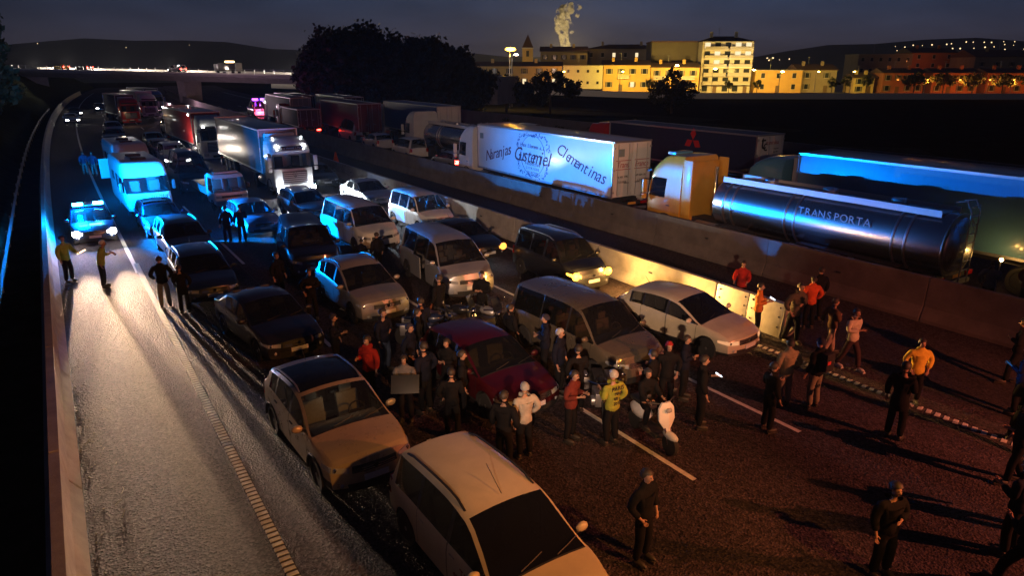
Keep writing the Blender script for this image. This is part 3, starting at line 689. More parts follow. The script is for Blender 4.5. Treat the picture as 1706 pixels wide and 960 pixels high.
# ------------------------------------------------------------------ lorries and motorhomes
def ring_outline(x0, hw, rf, y1, n_side=5, n_c=4, n_f=6, bow=.10, rr=.05):
    # plan outline from rear left, along the left side, round the front, back on the right; front faces -Y at y=x0
    pts = []
    for i in range(n_side): pts.append((-hw, lerp(y1, x0+rf, i/(n_side-1))))
    for i in range(1, n_c): a = math.pi/2*i/n_c; pts.append((-hw+rf*(1-math.cos(a)), x0+rf-rf*math.sin(a)))
    for i in range(n_f+1):
        x = lerp(-hw+rf, hw-rf, i/n_f); pts.append((x, x0-bow*(1-(x/(hw-rf+.001))**2)))
    L_ = [(-x, y) for x, y in pts[:n_side+n_c-1][::-1]]
    return pts+L_
def ringcab(root, levels, y1, pm, glass_z, side_z, side_i, names=('cab','windshield','side_window'), n_side=5, bow=.1, gl=None, panels=None):
    gl = gl or GLASS; parts = {}
    rings = [[Vector((x, y, z)) for x, y in ring_outline(x0, hw, rf, y1, n_side, bow=bow)] for z, x0, hw, rf in levels]
    N = len(rings[0]); nf0 = n_side+3-1+0
    for j in range(len(rings)-1):
        zm = (levels[j][0]+levels[j+1][0])/2
        for i in range(N-1):
            q = [rings[j][i], rings[j][i+1], rings[j+1][i+1], rings[j+1][i]]
            mir = N-2-i; lo = min(i, mir); part = names[0]
            if glass_z[0] < zm < glass_z[1] and lo >= n_side+0: part = names[1]
            elif side_z and side_z[0] < zm < side_z[1] and lo in side_i: part = names[2]+('_l' if i < N/2 else '_r')
            parts.setdefault(part, MB()).add(q, [(0,1,2,3)])
        q = [rings[j][-1], rings[j][0], rings[j+1][0], rings[j+1][-1]]; parts[names[0]].add(q, [(0,1,2,3)])
    t = rings[-1]; parts[names[0]].add(t, [tuple(range(N))]); b_ = rings[0]; parts[names[0]].add(b_, [tuple(range(N))[::-1]])
    res = {}
    for pn, mb in parts.items():
        nm = pn[:-2] if pn.endswith('_l') or pn.endswith('_r') else pn
        res[pn] = mb.build(nm, gl if 'window' in pn or 'windshield' in pn else pm, root, smooth=True, sharp=38)
    return res
M_FAB = mat('curtain_side', (.10,.11,.14), .6, noise=.15, nscale=2)
def tractor(root, pm, H=3.6, on=None, low=None, name_text=None, fairing=True, dark_lower=None):
    W2 = 1.22
    lv = [(.42,.10,W2-.06,.30),(.62,.02,W2,.30),(1.25,.0,W2+.01,.28),(1.78,.02,W2,.27),(1.84,.03,W2,.26),(2.25,.10,W2,.26),(2.66,.20,W2-.01,.27),(2.74,.22,W2-.01,.27),(3.05,.34,W2-.02,.30)]
    lv += [(3.3,.55,W2-.05,.36),(H-.12,.85,W2-.12,.42),(H,1.1,W2-.25,.45)] if fairing else [(3.15,.42,W2-.05,.34),(3.25,.55,W2-.15,.35)]
    r_ = ringcab(root, lv, 2.2, pm, (1.8,2.7), (1.80,2.70), (2,3), n_side=5, bow=.09)
    b = MB(); b.box((0,-.10,1.22), (1.55,.05,.82)); g_ = b.build('grille', mat('grille_dark', (.05,.052,.058), .4, .5), root, bevel=.02)
    for i in range(6): MB().box((0,-.135,.92+i*.12), (1.45,.03,.035)).build('grille_bar', M_ALU, g_)
    e_ = MB(); e_.lathe([(.155,-.012),(.155,.012),(.125,.012),(.125,-.012),(.155,-.012)], c=(0,-.16,1.42), axis='Y', n=24, cap=False)
    for a in (90, 210, 330): e_.box((math.cos(R(a))*.065, -.16, 1.42+math.sin(R(a))*.065), (.13,.015,.022), ry=-R(a))
    e_.build('emblem', M_CHROME, root, kind=None)
    bb = MB(); bb.box((0,-.04,.46), (2.44,.34,.42)); bb.build('bumper', low or pm, root, bevel=.06)
    MB().box((0,-.225,.44), (.9,.02,.2)).build('lower_intake', M_TRIM, root); MB().box((0,-.24,.62), (.52,.015,.11)).build('number_plate', M_PLATE, root)
    for sg in (-1, 1):
        hl = MB().box((sg*.98,-.215,.60), (.42,.06,.24)).build('headlight', emis('truck_lamp', (.85,.93,1), 120) if on else M_LENS, root, bevel=.03)
        mi = MB(); mi.box((sg*1.43,.12,2.2), (.24,.12,.62)); mi.box((sg*1.43,.12,1.72), (.24,.12,.24)); m_ = mi.build('mirror', pm if not low else low, root, bevel=.03); m_['kind'] = 'part'; del m_['kind']
        MB().tube([(sg*1.2,.25,2.5),(sg*1.42,.14,2.52)], .025).build('mirror_arm', M_TRIM, m_)
        if on:
            MB().sphere((sg*.98,-.27,.60), .14, 12).build('glow_ball', MATS['glow_truck_lamp'], hl, smooth=True)  # glowing ball added for the glare of the beams
            MB().sphere((sg*.85,.35,3.15), .07, 8).build('roof_lamp', emis('roof_lamp', (.9,.95,1), 60), root, smooth=True)
            MB().box((sg*.9,.95,H+.0), (.08,.06,.06)).build('position_lamp', emis('roof_lamp2', (.9,.95,1), 25), root)
        dr = MB(); dr.box((sg*(W2+.012),1.0,1.15), (.012,1.25,1.2)); d_ = dr.build('door', pm, root, bevel=.004)
        MB().box((sg*(W2+.035),1.5,1.45), (.03,.22,.035)).build('handle', M_TRIM, d_)
        for z in (.5,.8): MB().box((sg*1.15,.95,z-.1), (.3,.6,.05)).build('step', M_STEEL, root)
        ft = MB(); ft.lathe([(.28,3.0),(.31,3.05),(.31,4.2),(.28,4.25)], c=(sg*.92,0,.72), axis='Y', n=16); ft.build('fuel_tank', M_ALU, root, smooth=True)
    vz = MB(); vz.box((0,.02,2.88), (2.1,.30,.10), rx=.25); vz.build('sun_visor', M_TRIM if not name_text else pm, root, bevel=.03)
    if name_text:
        MB().box((0,.11,3.02), (1.25,.03,.24), rx=-.25).build('name_board', mat('board_black', (.02,.02,.025), .3), root)
        text(name_text, 'board_lettering', .17, M_LINE, root, (0,.085,3.02), (R(90-14), 0, 0), shear=.3)
    for cx_ in (-.45,.45):
        s_ = MB(); s_.box((cx_*1.2, 1.15, 1.55), (.5,.5,.2)); s_.box((cx_*1.2, 1.42, 2.0), (.5,.16,.8)); s_.build('seat', M_DARK, root, bevel=.04)
    MB().box((0,.48,1.72), (2.1,.5,.2)).build('dashboard', M_DARK, root, bevel=.05)
    wipe = MB(); wipe.tube([(-.6,-.03,1.86),(.1,-.06,2.1)], .012); wipe.build('wiper', M_TRIM, root)
    ch = MB(); ch.box((0,3.0,.85), (.85,5.6,.28)); ch.build('chassis', M_CHASSIS, root)
    for a, rim in ((1.35, M_ALU),):
        for sg in (-1, 1): wheel(root, (sg*1.05, a, .5), .5, .32, sg, M_ALU, 0)
    for sg in (-1, 1):
        wheel(root, (sg*.98, 5.0, .5), .5, .55, sg, M_RIMD, 0)
        MB().box((sg*1.0, 5.0, 1.06), (.6,1.25,.05)).build('mudguard', M_TRIM, root)
        a_ = MB(); g0 = [(sg*1.235, 1.35-.60*math.cos(math.pi*i/10), .45+.60*math.sin(math.pi*i/10)) for i in range(11)]; a_.tube(g0, .04).build('arch_trim', M_TRIM, root)
        ca = MB(); ca.add([(sg*1.228, 1.35-.58*math.cos(math.pi*i/10), .40+.58*math.sin(math.pi*i/10)) for i in range(11)], [tuple(range(11))]); ca.build('wheel_well', M_CHASSIS, root)
def trailer_gear(root, y0, y1, skirt=None, lights=True, lit=0):
    b = MB()
    for sg in (-1, 1): b.box((sg*.5, (y0+y1)/2, 1.02), (.12, y1-y0-.3, .26))
    fr = b.build('chassis', M_CHASSIS, root); fr['kind'] = 'part'; del fr['kind']
    for i in range(3):
        for sg in (-1, 1): wheel(root, (sg*1.0, y1-4.6+i*1.32, .5), .5, .36, sg, M_RIMD, 0)
    for sg in (-1, 1):
        MB().box((sg*1.0, y1-3.28, 1.06), (.42,3.9,.04)).build('mudguard', M_TRIM, root)
        MB().box((sg*.9, y0+2.2, .55), (.12,.14,.95)).box((sg*.9, y0+2.2, .06), (.3,.3,.04)).build('landing_leg', M_CHASSIS, root)
        if skirt:
            MB().box((sg*1.2, y0+4.9, .72), (.03, 3.6, .6)).build('side_skirt', skirt, root)
        MB().box((sg*1.05, y1-.9, .62), (.5,.05,.5)).build('mud_flap', M_TRIM, root)
        MB().box((sg*.95, y1+.02, .86), (.42,.07,.15)).build('tail_light', emis('truck_tail', (1,.03,.02), lit) if lit else M_RED, root)
    MB().box((0, y1-.05, .56), (2.36,.1,.14)).build('underrun_bar', M_STEEL, root)
    MB().box((0, y1+.0, .86), (1.3,.05,.16)).build('rear_beam', M_CHASSIS, root)
    MB().box((-.1, y1+.03, .86), (.52,.02,.12)).build('number_plate', M_PLATEY, root)
def box_trailer(root, y0, L, side, rear, roofm=None, z0=1.2, zt=4.0, doors=True, gear=True, skirt=None, lit=0):
    y1 = y0+L; zc = (z0+zt)/2; h = zt-z0
    bx = MB(); bx.box((0, (y0+y1)/2, zc), (2.44, L-.08, h-.06)); body = bx.build('trailer_box', side, root, bevel=.01)
    fr = MB()
    for sg in (-1, 1):
        for z in (z0+.05, zt-.04): MB().box((sg*1.235, (y0+y1)/2, z), (.05, L, .10)).build('corner_rail', M_ALU, root)
        for y in (y0+.03, y1-.03): MB().box((sg*1.225, y, zc), (.07,.07,h)).build('corner_post', M_ALU, root)
        for i in range(5): MB().box((sg*1.262, y0+1.2+i*(L-2.4)/4, z0+.05), (.012,.09,.04)).build('marker_lamp', M_AMBERL, root)
    MB().box((0, y0+.03, zt-.02), (2.4,.06,.07)).build('header', M_ALU, root)
    ref = MB().box((0, y0-.22, zt-1.0), (1.9,.42,1.5)).build('cooling_unit', mat('unit_white', (.5,.5,.5), .5, noise=.1), root, bevel=.05)
    if doors:
        for sg in (-1, 1):
            d = MB().box((sg*.605, y1+.0, zc), (1.195,.06,h-.12)).build('rear_door', rear, root, bevel=.008)
            for xx in (.25, .95):
                MB().tube([(sg*xx, y1+.055, z0+.12), (sg*xx, y1+.055, zt-.12)], .018).build('lock_bar', M_ALU, d)
            MB().box((sg*.36, y1+.07, z0+.75), (.3,.03,.05)).build('handle', M_STEEL, d)
            for z in (z0+.3, zc, zt-.3): MB().box((sg*1.19, y1+.045, z), (.12,.03,.09)).build('hinge', M_STEEL, d)
        MB().box((0, y1+.01, zt-.015), (2.48,.1,.09)).build('rear_frame', M_ALU, root)
    if gear: trailer_gear(root, y0, y1, skirt, lit=lit)
    return body
LG = 'lorries standing on the motorway'
def lorry(label, x, yfront, rz, z, pm, side, rear=None, L=13.6, H=3.6, gap=2.95, cat='lorry', **kw):
    root = empty('articulated_lorry', (x, yfront, z), rz, label, cat, LG)
    tk = {k_: kw.pop(k_) for k_ in ('on','low','name_text','fairing') if k_ in kw}
    tractor(root, pm, H, **tk); box_trailer(root, gap, L, side, rear or side, **kw); return root
T_WHITE = paint('truck_white', (.62,.62,.61), 0, .35); T_BOX = mat('box_white', (.60,.59,.58), .30, 0, .35, noise=.05, nscale=1.5); T_SILV = mat('box_silver', (.15,.13,.13), .30, .55, noise=.2, nscale=1.2)
T_YEL = paint('truck_yellow', (.50,.26,.03), 0, .35); T_RED = paint('truck_red', (.35,.02,.02)); T_BLUE = mat('curtain_blue', (.02,.05,.22), .45, noise=.15, nscale=1.3); T_NAVY = mat('curtain_navy', (.012,.02,.07), .5, noise=.2); T_BROWN = mat('curtain_brown', (.07,.04,.04), .6, noise=.2); T_LBLUE = mat('side_light_blue', (.10,.27,.42), .35, 0, .4, noise=.06); T_DRED = mat('curtain_dark_red', (.13,.02,.025), .55, noise=.2)
M_MAROON = mat('maroon_print', (.10,.012,.03), .5); M_BLUEINK = mat('blue_print', (.02,.05,.16), .5)
# oncoming lorries in the third lane
lorry('white lorry with full beams on and a name board over its windscreen', 12.35, 43.4, R(0), 0, T_WHITE, T_SILV, L=13.4, on=True, name_text='Jose Vicente e Pablo', low=mat('light_bumper', (.5,.5,.52), .4))
t11 = lorry('white lorry with a red roof edge behind the full-beam lorry', 11.9, 64.5, R(2), 0, T_WHITE, T_RED, T_RED, L=13.4, H=3.7)
for x_, y_, z_ in ((-.95,-.12,2.95),(.95,-.12,2.95),(-1.2,4,3.75),(-1.2,16,3.9),(1.2,16,3.9)): MB().sphere((x_,y_,z_), .09, 8).build('position_lamp', emis('far_lamp', (1,.97,.9), 60), t11, smooth=True)
# white fruit lorry on the far carriageway, driving away
TFr = lorry('white refrigerated lorry with curly orange-grower lettering on its long side', 24.56, 42.2, R(180-1.26), .3, T_WHITE, T_BOX, T_BOX, skirt=T_BOX, H=3.75)
xs_ = 1.222
RT = (R(90), 0, R(90))
def side_text(s_, size, y, z, m, shear=.35, rot=0., sx=1.): return text(s_, 'side_lettering', size, m, TFr, (xs_+.012, y, z), (R(90), R(0), R(90)) if not rot else Matrix(((0,0,1),(1,0,0),(0,1,0))).to_4x4().to_euler(), shear, .004, sx=sx)
def along(s_, size, y0, z0, y1, z1, m, arc=0., shear=.35, parent=None, x=None):
    # lettering along a slanted (and slightly arched) base line on the trailer side, local +Y reads left to right
    n = len(s_)
    for i, ch in enumerate(s_):
        if ch == ' ': continue
        t = (i+.5)/n; y = lerp(y0, y1, t); z = lerp(z0, z1, t)+arc*(1-(2*t-1)**2); sl = math.atan2(z1-z0-arc*4*(2*t-1)*.999, y1-y0)
        M = Matrix(((0,0,1),(math.cos(sl),-math.sin(sl),0),(math.sin(sl),math.cos(sl),0)))
        o = text(ch, 'letter', size, m, parent or TFr, ((x if x is not None else xs_)+.012, y, z), M.to_euler(), shear, .004)
Y0, Y1 = 2.95, 16.55
along('Naranjas', .95, 4.1, 2.05, 7.0, 2.75, M_MAROON)
along('Gustemiel', 1.15, 7.55, 2.55, 11.2, 2.50, M_MAROON)
along('Clementinas', .95, 11.9, 3.30, 16.0, 2.10, M_MAROON, arc=-.12)
along('Hnos Llorens s.l.', .34, 8.1, 3.16, 10.7, 3.10, M_BLUEINK)
for k_, s_ in enumerate(('PRODUCTOS', 'CITRICOS', 'SELECTOS')): along(s_, .2, 8.6+.1*k_, 2.1-.24*k_, 10.2-.1*k_, 2.08-.24*k_, M_MAROON, shear=0)
wr = MB()
for i in range(150):
    a = 2*math.pi*i/150; cyy, czz = 9.4, 2.62; sq = (abs(math.cos(a))**4+abs(math.sin(a))**4)**-.25
    if abs(math.cos(a)) > .80 and abs(math.sin(a)) < .28: continue
    y = cyy+1.62*math.cos(a)*sq*random.uniform(.88,1.07); z = czz+1.22*math.sin(a)*sq*random.uniform(.88,1.05); s_ = random.uniform(.05,.12); r_ = random.uniform(0, 3.1)
    dy, dz = math.cos(r_)*s_, math.sin(r_)*s_; X = xs_+.010
    wr.add([(X,y-dy,z-dz),(X,y-dz*.4,z+dy*.4),(X,y+dy,z+dz),(X,y+dz*.4,z-dy*.4)], [(0,1,2,3)])
wr.build('leaf_wreath', M_BLUEINK, TFr, kind='stuff')
rg = MB(); rg.tube([(xs_+.008, 9.4+1.25*math.cos(2*math.pi*i/40), 2.62+1.15*math.sin(2*math.pi*i/40)) for i in range(41)], .012, 4); rg.build('oval_ring', M_BLUEINK, TFr)
RR = (R(90), 0, R(180))
def rear_text(root, s_, size, x, z, m, y=Y1, shear=.15, name='door_lettering', sx=1.): return text(s_, name, size, m, root, (x, y+.045, z), RR, shear, .004, sx=sx)
M_TRRED = mat('red_print2', (.30,.03,.05), .5)
for s_, x in (('Trans.', .60), ('Franch', -.62)):
    rear_text(TFr, s_, .42, x, 2.85, M_TRRED, sx=.78)
    for z in (3.07, 2.63): MB().box((x, Y1+.045, z), (.95,.012,.03)).build('door_stripe', M_TRRED, TFr)
for s_, x, z in (('96 401 7707', .60, 2.25), ('CULLERA', .66, 2.0), ('609 804 101', -.60, 2.28), ('E 0345', -.6, 2.02)): rear_text(TFr, s_, .15, x, z, M_INK, shear=0)
# thermo label plates
MB().box((.75, Y1+.045, 3.45), (.40,.01,.38)).build('label_plate', mat('grey_label', (.18,.24,.25), .6), TFr)
MB().box((xs_+.01, 3.5, 3.3), (.01,.42,.34)).build('label_plate', MATS['grey_label'], TFr)

# tanker lorry
def tank(root, y0, L, r=1.06, zc=1.86, name=True, bands=(.1,.36,.9)):
    pr = [(.02,y0-.28),(r*.5,y0-.24),(r*.82,y0-.12),(r*.97,y0-.02),(r,y0+.05)]
    pr += [(r, y0+L*i/6) for i in range(1, 6)]+[(r,y0+L-.05),(r*.97,y0+L+.02),(r*.82,y0+L+.12),(r*.5,y0+L+.24),(.02,y0+L+.28)]
    b = MB(); b.lathe(pr, c=(0,0,zc), axis='Y', n=56, cap=False); t_ = b.build('tank', mat('polished_steel', (.55,.57,.60), .27, 1., bump=.0015, bscale=3), root, smooth=True, sharp=60)
    for f_ in bands:
        for d in (0, .42): MB().lathe([(r,-.035),(r+.035,-.03),(r+.035,.03),(r,.035)], c=(0,y0+L*f_+d,zc), axis='Y', n=56, cap=False).build('tank_band', mat('band_steel', (.45,.45,.47), .32, 1.), root, smooth=True)
    MB().lathe([(r*.97,0),(r+.05,.02),(r+.05,.06),(r*.9,.08)], c=(0,y0+L-.02,zc), axis='Y', n=48, cap=False).build('end_rim', mat('band_steel', (.45,.45,.47), .32, 1.), root, smooth=True)
    for sg in (-1, 1): MB().box((sg*.62, y0+L/2-.1, zc+r+.02), (.03,L-.5,.22)).build('walkway_guard', mat('guard_white', (.62,.63,.65), .4), root)
    MB().box((0, y0+L/2, zc+r+.0), (1.15,L-.8,.04)).build('walkway', M_STEEL, root)
    for i in range(3):
        y = y0+L*(.22+.28*i); MB().lathe([(.28,0),(.28,.16),(.24,.2),(.05,.22)], c=(0,y,zc+r+.02), n=16).build('manhole_lid', M_ALU, root, smooth=True)
        MB().tube([(.24,y+.3,zc+r+.05),(.24,y+.3,zc+r+.28)], .02).build('valve', M_STEEL, root)
    for sg in (-1, 1):
        MB().tube([(sg*.28, y0+L+.36, .7),(sg*.28, y0+L+.36, zc+r+.15),(sg*.28, y0+L+.18, zc+r+.5),(sg*.28, y0+L-.15, zc+r+.42)], .022).build('ladder_rail', M_ALU, root)
    for i in range(9): MB().tube([(-.28,y0+L+.36,.85+i*.3),(.28,y0+L+.36,.85+i*.3)], .015, 5).build('ladder_rung', M_ALU, root)
    MB().box((0, y0+L/2, 1.12), (.9,L-.4,.26)).build('subframe', M_CHASSIS, root)
    MB().lathe([(.16,0),(.16,2.6)], c=(1.05,y0+L*.42,.82), axis='Y', n=12).build('hose_tube', M_ALU, root)
    trailer_gear(root, y0, y0+L+.1)
tk = empty('tanker_lorry', (24.35, 23.5, .3), R(180), 'tanker lorry with orange cab and polished steel tank reflecting blue light', 'tanker', LG)
tractor(tk, T_YEL, 3.7, fairing=True)
MB().box((0, 2.24, 2.1), (2.3,.05,2.7)).build('cab_rear_wall', T_YEL, tk, bevel=.02)
for sg in (-1, 1): MB().box((sg*1.16, 2.5, 2.3), (.05,.55,2.6)).build('cab_side_fairing', T_YEL, tk, bevel=.02)
MB().tube([(-.8,2.45,.9),(-.8,2.45,3.2)], .1, 12).build('exhaust_stack', M_CHROME, tk, smooth=True)
MB().box((0,.9,3.72), (1.1,.5,.12)).build('roof_sign', T_LBLUE, tk, bevel=.02)
MB().box((1.242,1.2,.98), (.012,1.7,.035)).build('reflective_stripe', mat('yellow_stripe', (.8,.6,.05), .4), tk)
tank(tk, 3.9, 9.4, bands=(.06,.38,.83))
along('TRANSPORTA', .40, 8.0, 2.3, 10.9, 2.3, mat('etched_steel', (.12,.13,.16), .5, .9), shear=0, parent=tk, x=1.02)
# lorry with blue-and-red emblem trailer in the far lane
ts = lorry('dark blue trailer with white rear doors and a red three-lobed mark, farthest lane', 36.9, 43.3, R(180-1), .3, T_RED, T_NAVY, T_BOX, zt=3.6, H=3.4)
rear_text(ts, 'transcalisa', .36, -.12, 3.12, M_TRRED, shear=.1, sx=.8); rear_text(ts, 't', 1.25, .72, 3.15, M_INK, shear=0, sx=1.2); rear_text(ts, 'c', 1.0, .50, 2.95, M_INK, shear=0)
for k_, s_ in enumerate(('transporte', 'frigorifico')): rear_text(ts, s_, .13, -.5, 2.75-.2*k_, M_INK, shear=0)
for a in (90, 210, 330):
    cy, cz = 11.4+math.cos(R(a))*.42, 2.9+math.sin(R(a))*.42; dy, dz = math.cos(R(a)), math.sin(R(a))
    MB().add([(xs_+.012,cy-dy*.4,cz-dz*.4),(xs_+.012,cy-dz*.26,cz+dy*.26),(xs_+.012,cy+dy*.4,cz+dz*.4),(xs_+.012,cy+dz*.26,cz-dy*.26)], [(0,1,2,3)]).build('red_mark', mat('red_mark', (.5,.02,.02), .5), ts)
lorry('lorry with pale blue plain trailer side behind the tanker, on the right', 28.0, 21.0, R(180), .3, T_LBLUE, T_LBLUE, z0=1.2)
# other lorries of the far carriageway
r5 = empty('tanker_lorry', (28.6, 59.5, .3), R(180-2), 'pale-cabbed tanker with a bare round tank ahead of the white fruit lorry', 'tanker', LG)
tractor(r5, T_WHITE, 3.7); tank(r5, 3.9, 9.0, bands=(.3,))
lorry('lorry with white rear doors and blue curtain sides, above the second tanker', 32.4, 75.5, R(180-2), .3, T_WHITE, T_BLUE, T_BOX)
lorry('lorry with dark red curtain side beyond the white vans', 28.2, 84, R(180-3), .3, T_RED, T_DRED, T_DRED)
l7 = lorry('low brown-red lorry with its tail lamps glowing red', 24.7, 88, R(180-3), .3, T_RED, T_BROWN, T_BROWN, L=8, zt=3.1, H=3.2, lit=30)
l8 = lorry('long grey lorry with a pale frame round its rear doors', 27.0, 103, R(180-4), .3, T_WHITE, M_FAB, mat('door_grey', (.18,.24,.27), .5), L=15)
for n_, (x, y, lb_) in enumerate(((29.5, 108, 'grey lorry far ahead beside the purple emergency lights'), (33, 100, 'far dark lorry behind the long grey lorry'),)):
    lorry(lb_, x, y, R(180-4), .3, T_WHITE, T_NAVY if n_ else T_BROWN)
# distant jam of the near carriageway
ft = lorry('far lorry with a yellow screen and red front in the first lanes', 10.1, 114, R(5), 0, T_RED, T_BROWN, L=10, low=T_RED)
lorry('far white-topped lorry behind the red-fronted lorry', 14.2, 128, R(6), 0, T_WHITE, T_BOX, L=12)
lorry('far dark lorry just before the flyover pier', 17.5, 146, R(8), 0, T_BLUE, T_NAVY, L=12)
for n_, (x, y, kd, pm, on, lb_) in enumerate(((4.6, 66, 'van', P_NAVY, 0, 'dark van behind the rear motorhome'), (4.9, 76, 'wagon', P_GREY, 0, 'dim estate car third behind the motorhomes'), (8.1, 60.0, 'van', P_WHITE, 1, 'white van with dazzling headlamps left of the red-edged lorry'),
        (8.4, 69, 'wagon', P_RED, 0, 'dark red estate behind the dazzling van'), (8.8, 78, 'hatch', P_BLUE, 0, 'small blue hatch in the distant second lane'), (5.8, 86, 'sedan', P_BLACK, 2, 'far black saloon with weak lamps'), (6.6, 97, 'wagon', P_SILV, 0, 'far silver estate beyond the weak lamps'),
        (2.9, 118, 'wagon', P_WHITE, 1, 'far car on the hard shoulder with white headlamps'), (4.0, 136, 'sedan', P_GREY, 1, 'farther car on the hard shoulder with white headlamps'), (12.6, 92, 'van', P_WHITE, 0, 'white van behind the red-edged lorry'), (16.6, 62, 'wagon', P_GREY, 0, 'grey estate along the inner barrier behind the black car'), (16.8, 76, 'sedan', P_BLACK, 0, 'black saloon along the inner barrier far back'), (17.2, 90, 'wagon', P_SILV, 0, 'silver estate along the inner barrier far back'),
        (8.6, 150, 'wagon', P_GREY, 1, 'tiny lit car below the flyover'), (12.6, 158, 'van', P_WHITE, 1, 'tiny white van with lamps below the flyover'), (18.0, 170, 'van', P_GREY, 1, 'tiny van with lamps at the flyover pier'))):
    oc = [None, ('far_head', (1,.96,.88), 35), ('dim_head', (1,.8,.6), 8)][on]
    C(lb_, kd, x, y, pm, 3 if y > 80 else 1, detail=1, on=oc, group='distant vehicles of the jam')
G2 = 'cars and vans on the far carriageway'
def C2(label, kind, x, yrear, pm, **kw): return car(label, kind, (x, yrear+KIND[kind]['L']/2, .3), R(180-2), pm, group=G2, detail=1, **kw)
C2('white high-roofed van beside the lorry with glowing tail lamps', 'bus', 27.0, 68.5, P_WHITE); C2('white off-roader between the white van and the small white van', 'suv', 25.9, 60.3, P_WHITE)
C2('small white van ahead of the second tanker', 'smallvan', 25.6, 52.6, P_WHITE); C2('silver car with bright red brake lamps in front of the white fruit lorry', 'wagon', 25.5, 44.6, P_SILV, lights_rear=60)
C2('white van in the farthest lane beyond the white trailer roof', 'van', 41.5, 58, P_WHITE, lights_rear=4); C2('white car half hidden between the fruit lorry and the orange cab', 'wagon', 28.1, 25.6, P_WHITE, lights_rear=3)
C2('dark car in the far lane level with the white fruit lorry', 'wagon', 34.5, 40, P_GREY)
# ambulance with purple-blue lights
am, _ = C2('ambulance with glaring blue and magenta lights far up the road', 'bus', 28.2, 114, P_WHITE, cat='ambulance', name='ambulance')
for sg, c_ in ((-1, (.20,.07,1)), (1, (.42,.05,1))): MB().box((sg*.6, 2.6, 2.72), (.8,.35,.32)).build('beacon', emis('purple%d' % sg, c_, 9), am)
MB().box((0, 2.85, 1.0), (1.6,.05,.14)).build('rear_lamp_row', emis('red_row', (1,.05,.14), 4), am)

# motorhomes
M_GRP = mat('motorhome_shell', (.60,.61,.60), .35, 0, .4, noise=.06)
def motorhome(label, x, yf, rz, aclass=True, door=False):
    root = empty('motorhome', (x, yf, 0), rz, label, 'motorhome', 'motorhomes in the first lane'); W2 = 1.12
    lv = [(.35,.12,W2-.06,.3),(.6,.02,W2,.3),(.95,.05,W2,.3),(1.28,.22,W2,.3),(1.34,.25,W2,.3),(1.75,.42,W2,.3),(2.05,.55,W2,.3),(2.12,.58,W2,.3),(2.5,.72,W2-.02,.32),(2.78,.95,W2-.06,.36),(2.88,1.2,W2-.16,.4)]
    ringcab(root, lv, 6.6, M_GRP, (1.3,2.1), (1.3,2.08), (2,3), names=('shell','windshield','side_window'), bow=.12)
    MB().box((0,-.08,.5), (1.7,.12,.28)).build('bumper', mat('motorhome_bumper', (.30,.31,.33), .4), root, bevel=.04)
    for sg in (-1, 1):
        MB().sphere((sg*.86,-.05,.78), .12, 12, (1,.4,1)).build('headlight', M_LENS, root, smooth=True); MB().sphere((sg*.60,-.08,.78), .09, 12, (1,.4,1)).build('headlight', M_LENS, root, smooth=True)
        mi = MB().box((sg*1.3,.35,1.65), (.16,.14,.5)).build('mirror', M_TRIM, root, bevel=.03)
        for a in (1.0, 5.0): wheel(root, (sg*.95,a,.34), .34, .22, sg, M_RIMD, 0)
        for y in (3.0, 4.6): MB().box((sg*1.125,y,1.85), (.03,.95,.5)).build('side_window', M_TRIM, root, bevel=.03)
    MB().box((0,-.16,1.05), (.02,.02,.02)).build('badge', M_CHROME, root)
    for y in (2.4, 4.3): MB().box((0,y,2.92), (.75,.6,.12)).build('roof_light', M_TRIM, root, bevel=.03)
    MB().box((0,-.02,.95), (1.1,.04,.10)).build('grille', M_TRIM, root)
    for cx_ in (-.5,.5): MB().box((cx_,1.6,1.35), (.55,.15,.9)).box((cx_,1.3,1.0), (.55,.5,.15)).build('seat', M_SEATL, root, bevel=.04)
    MB().box((0,.85,1.2), (1.9,.55,.1)).build('dashboard', mat('dash_grey', (.3,.3,.3), .7), root)
    MB().box((0,2.6,1.5), (2.0,.05,1.9)).build('partition', M_SEATL, root)
    MB().tube([(-.75,.20,1.30),(0,.22,1.42)], .012).build('wiper', M_TRIM, root)
    if door: MB().box((-1.55,.95,1.35), (.85,.06,1.3), rz=.15).build('open_door', M_GRP, root, bevel=.02)
    if aclass: text('HYMER', 'front_lettering', .26, M_INK, root, (.45,-.10,1.12), (R(84),0,0), .2, .004)
    return root
motorhome('cream motorhome with blue-lit front and lettering under its wide windscreen', 3.95, 41.6, R(2))
motorhome('second motorhome behind the lettered one, with its door swung open', 4.35, 52.6, R(2), False, True)

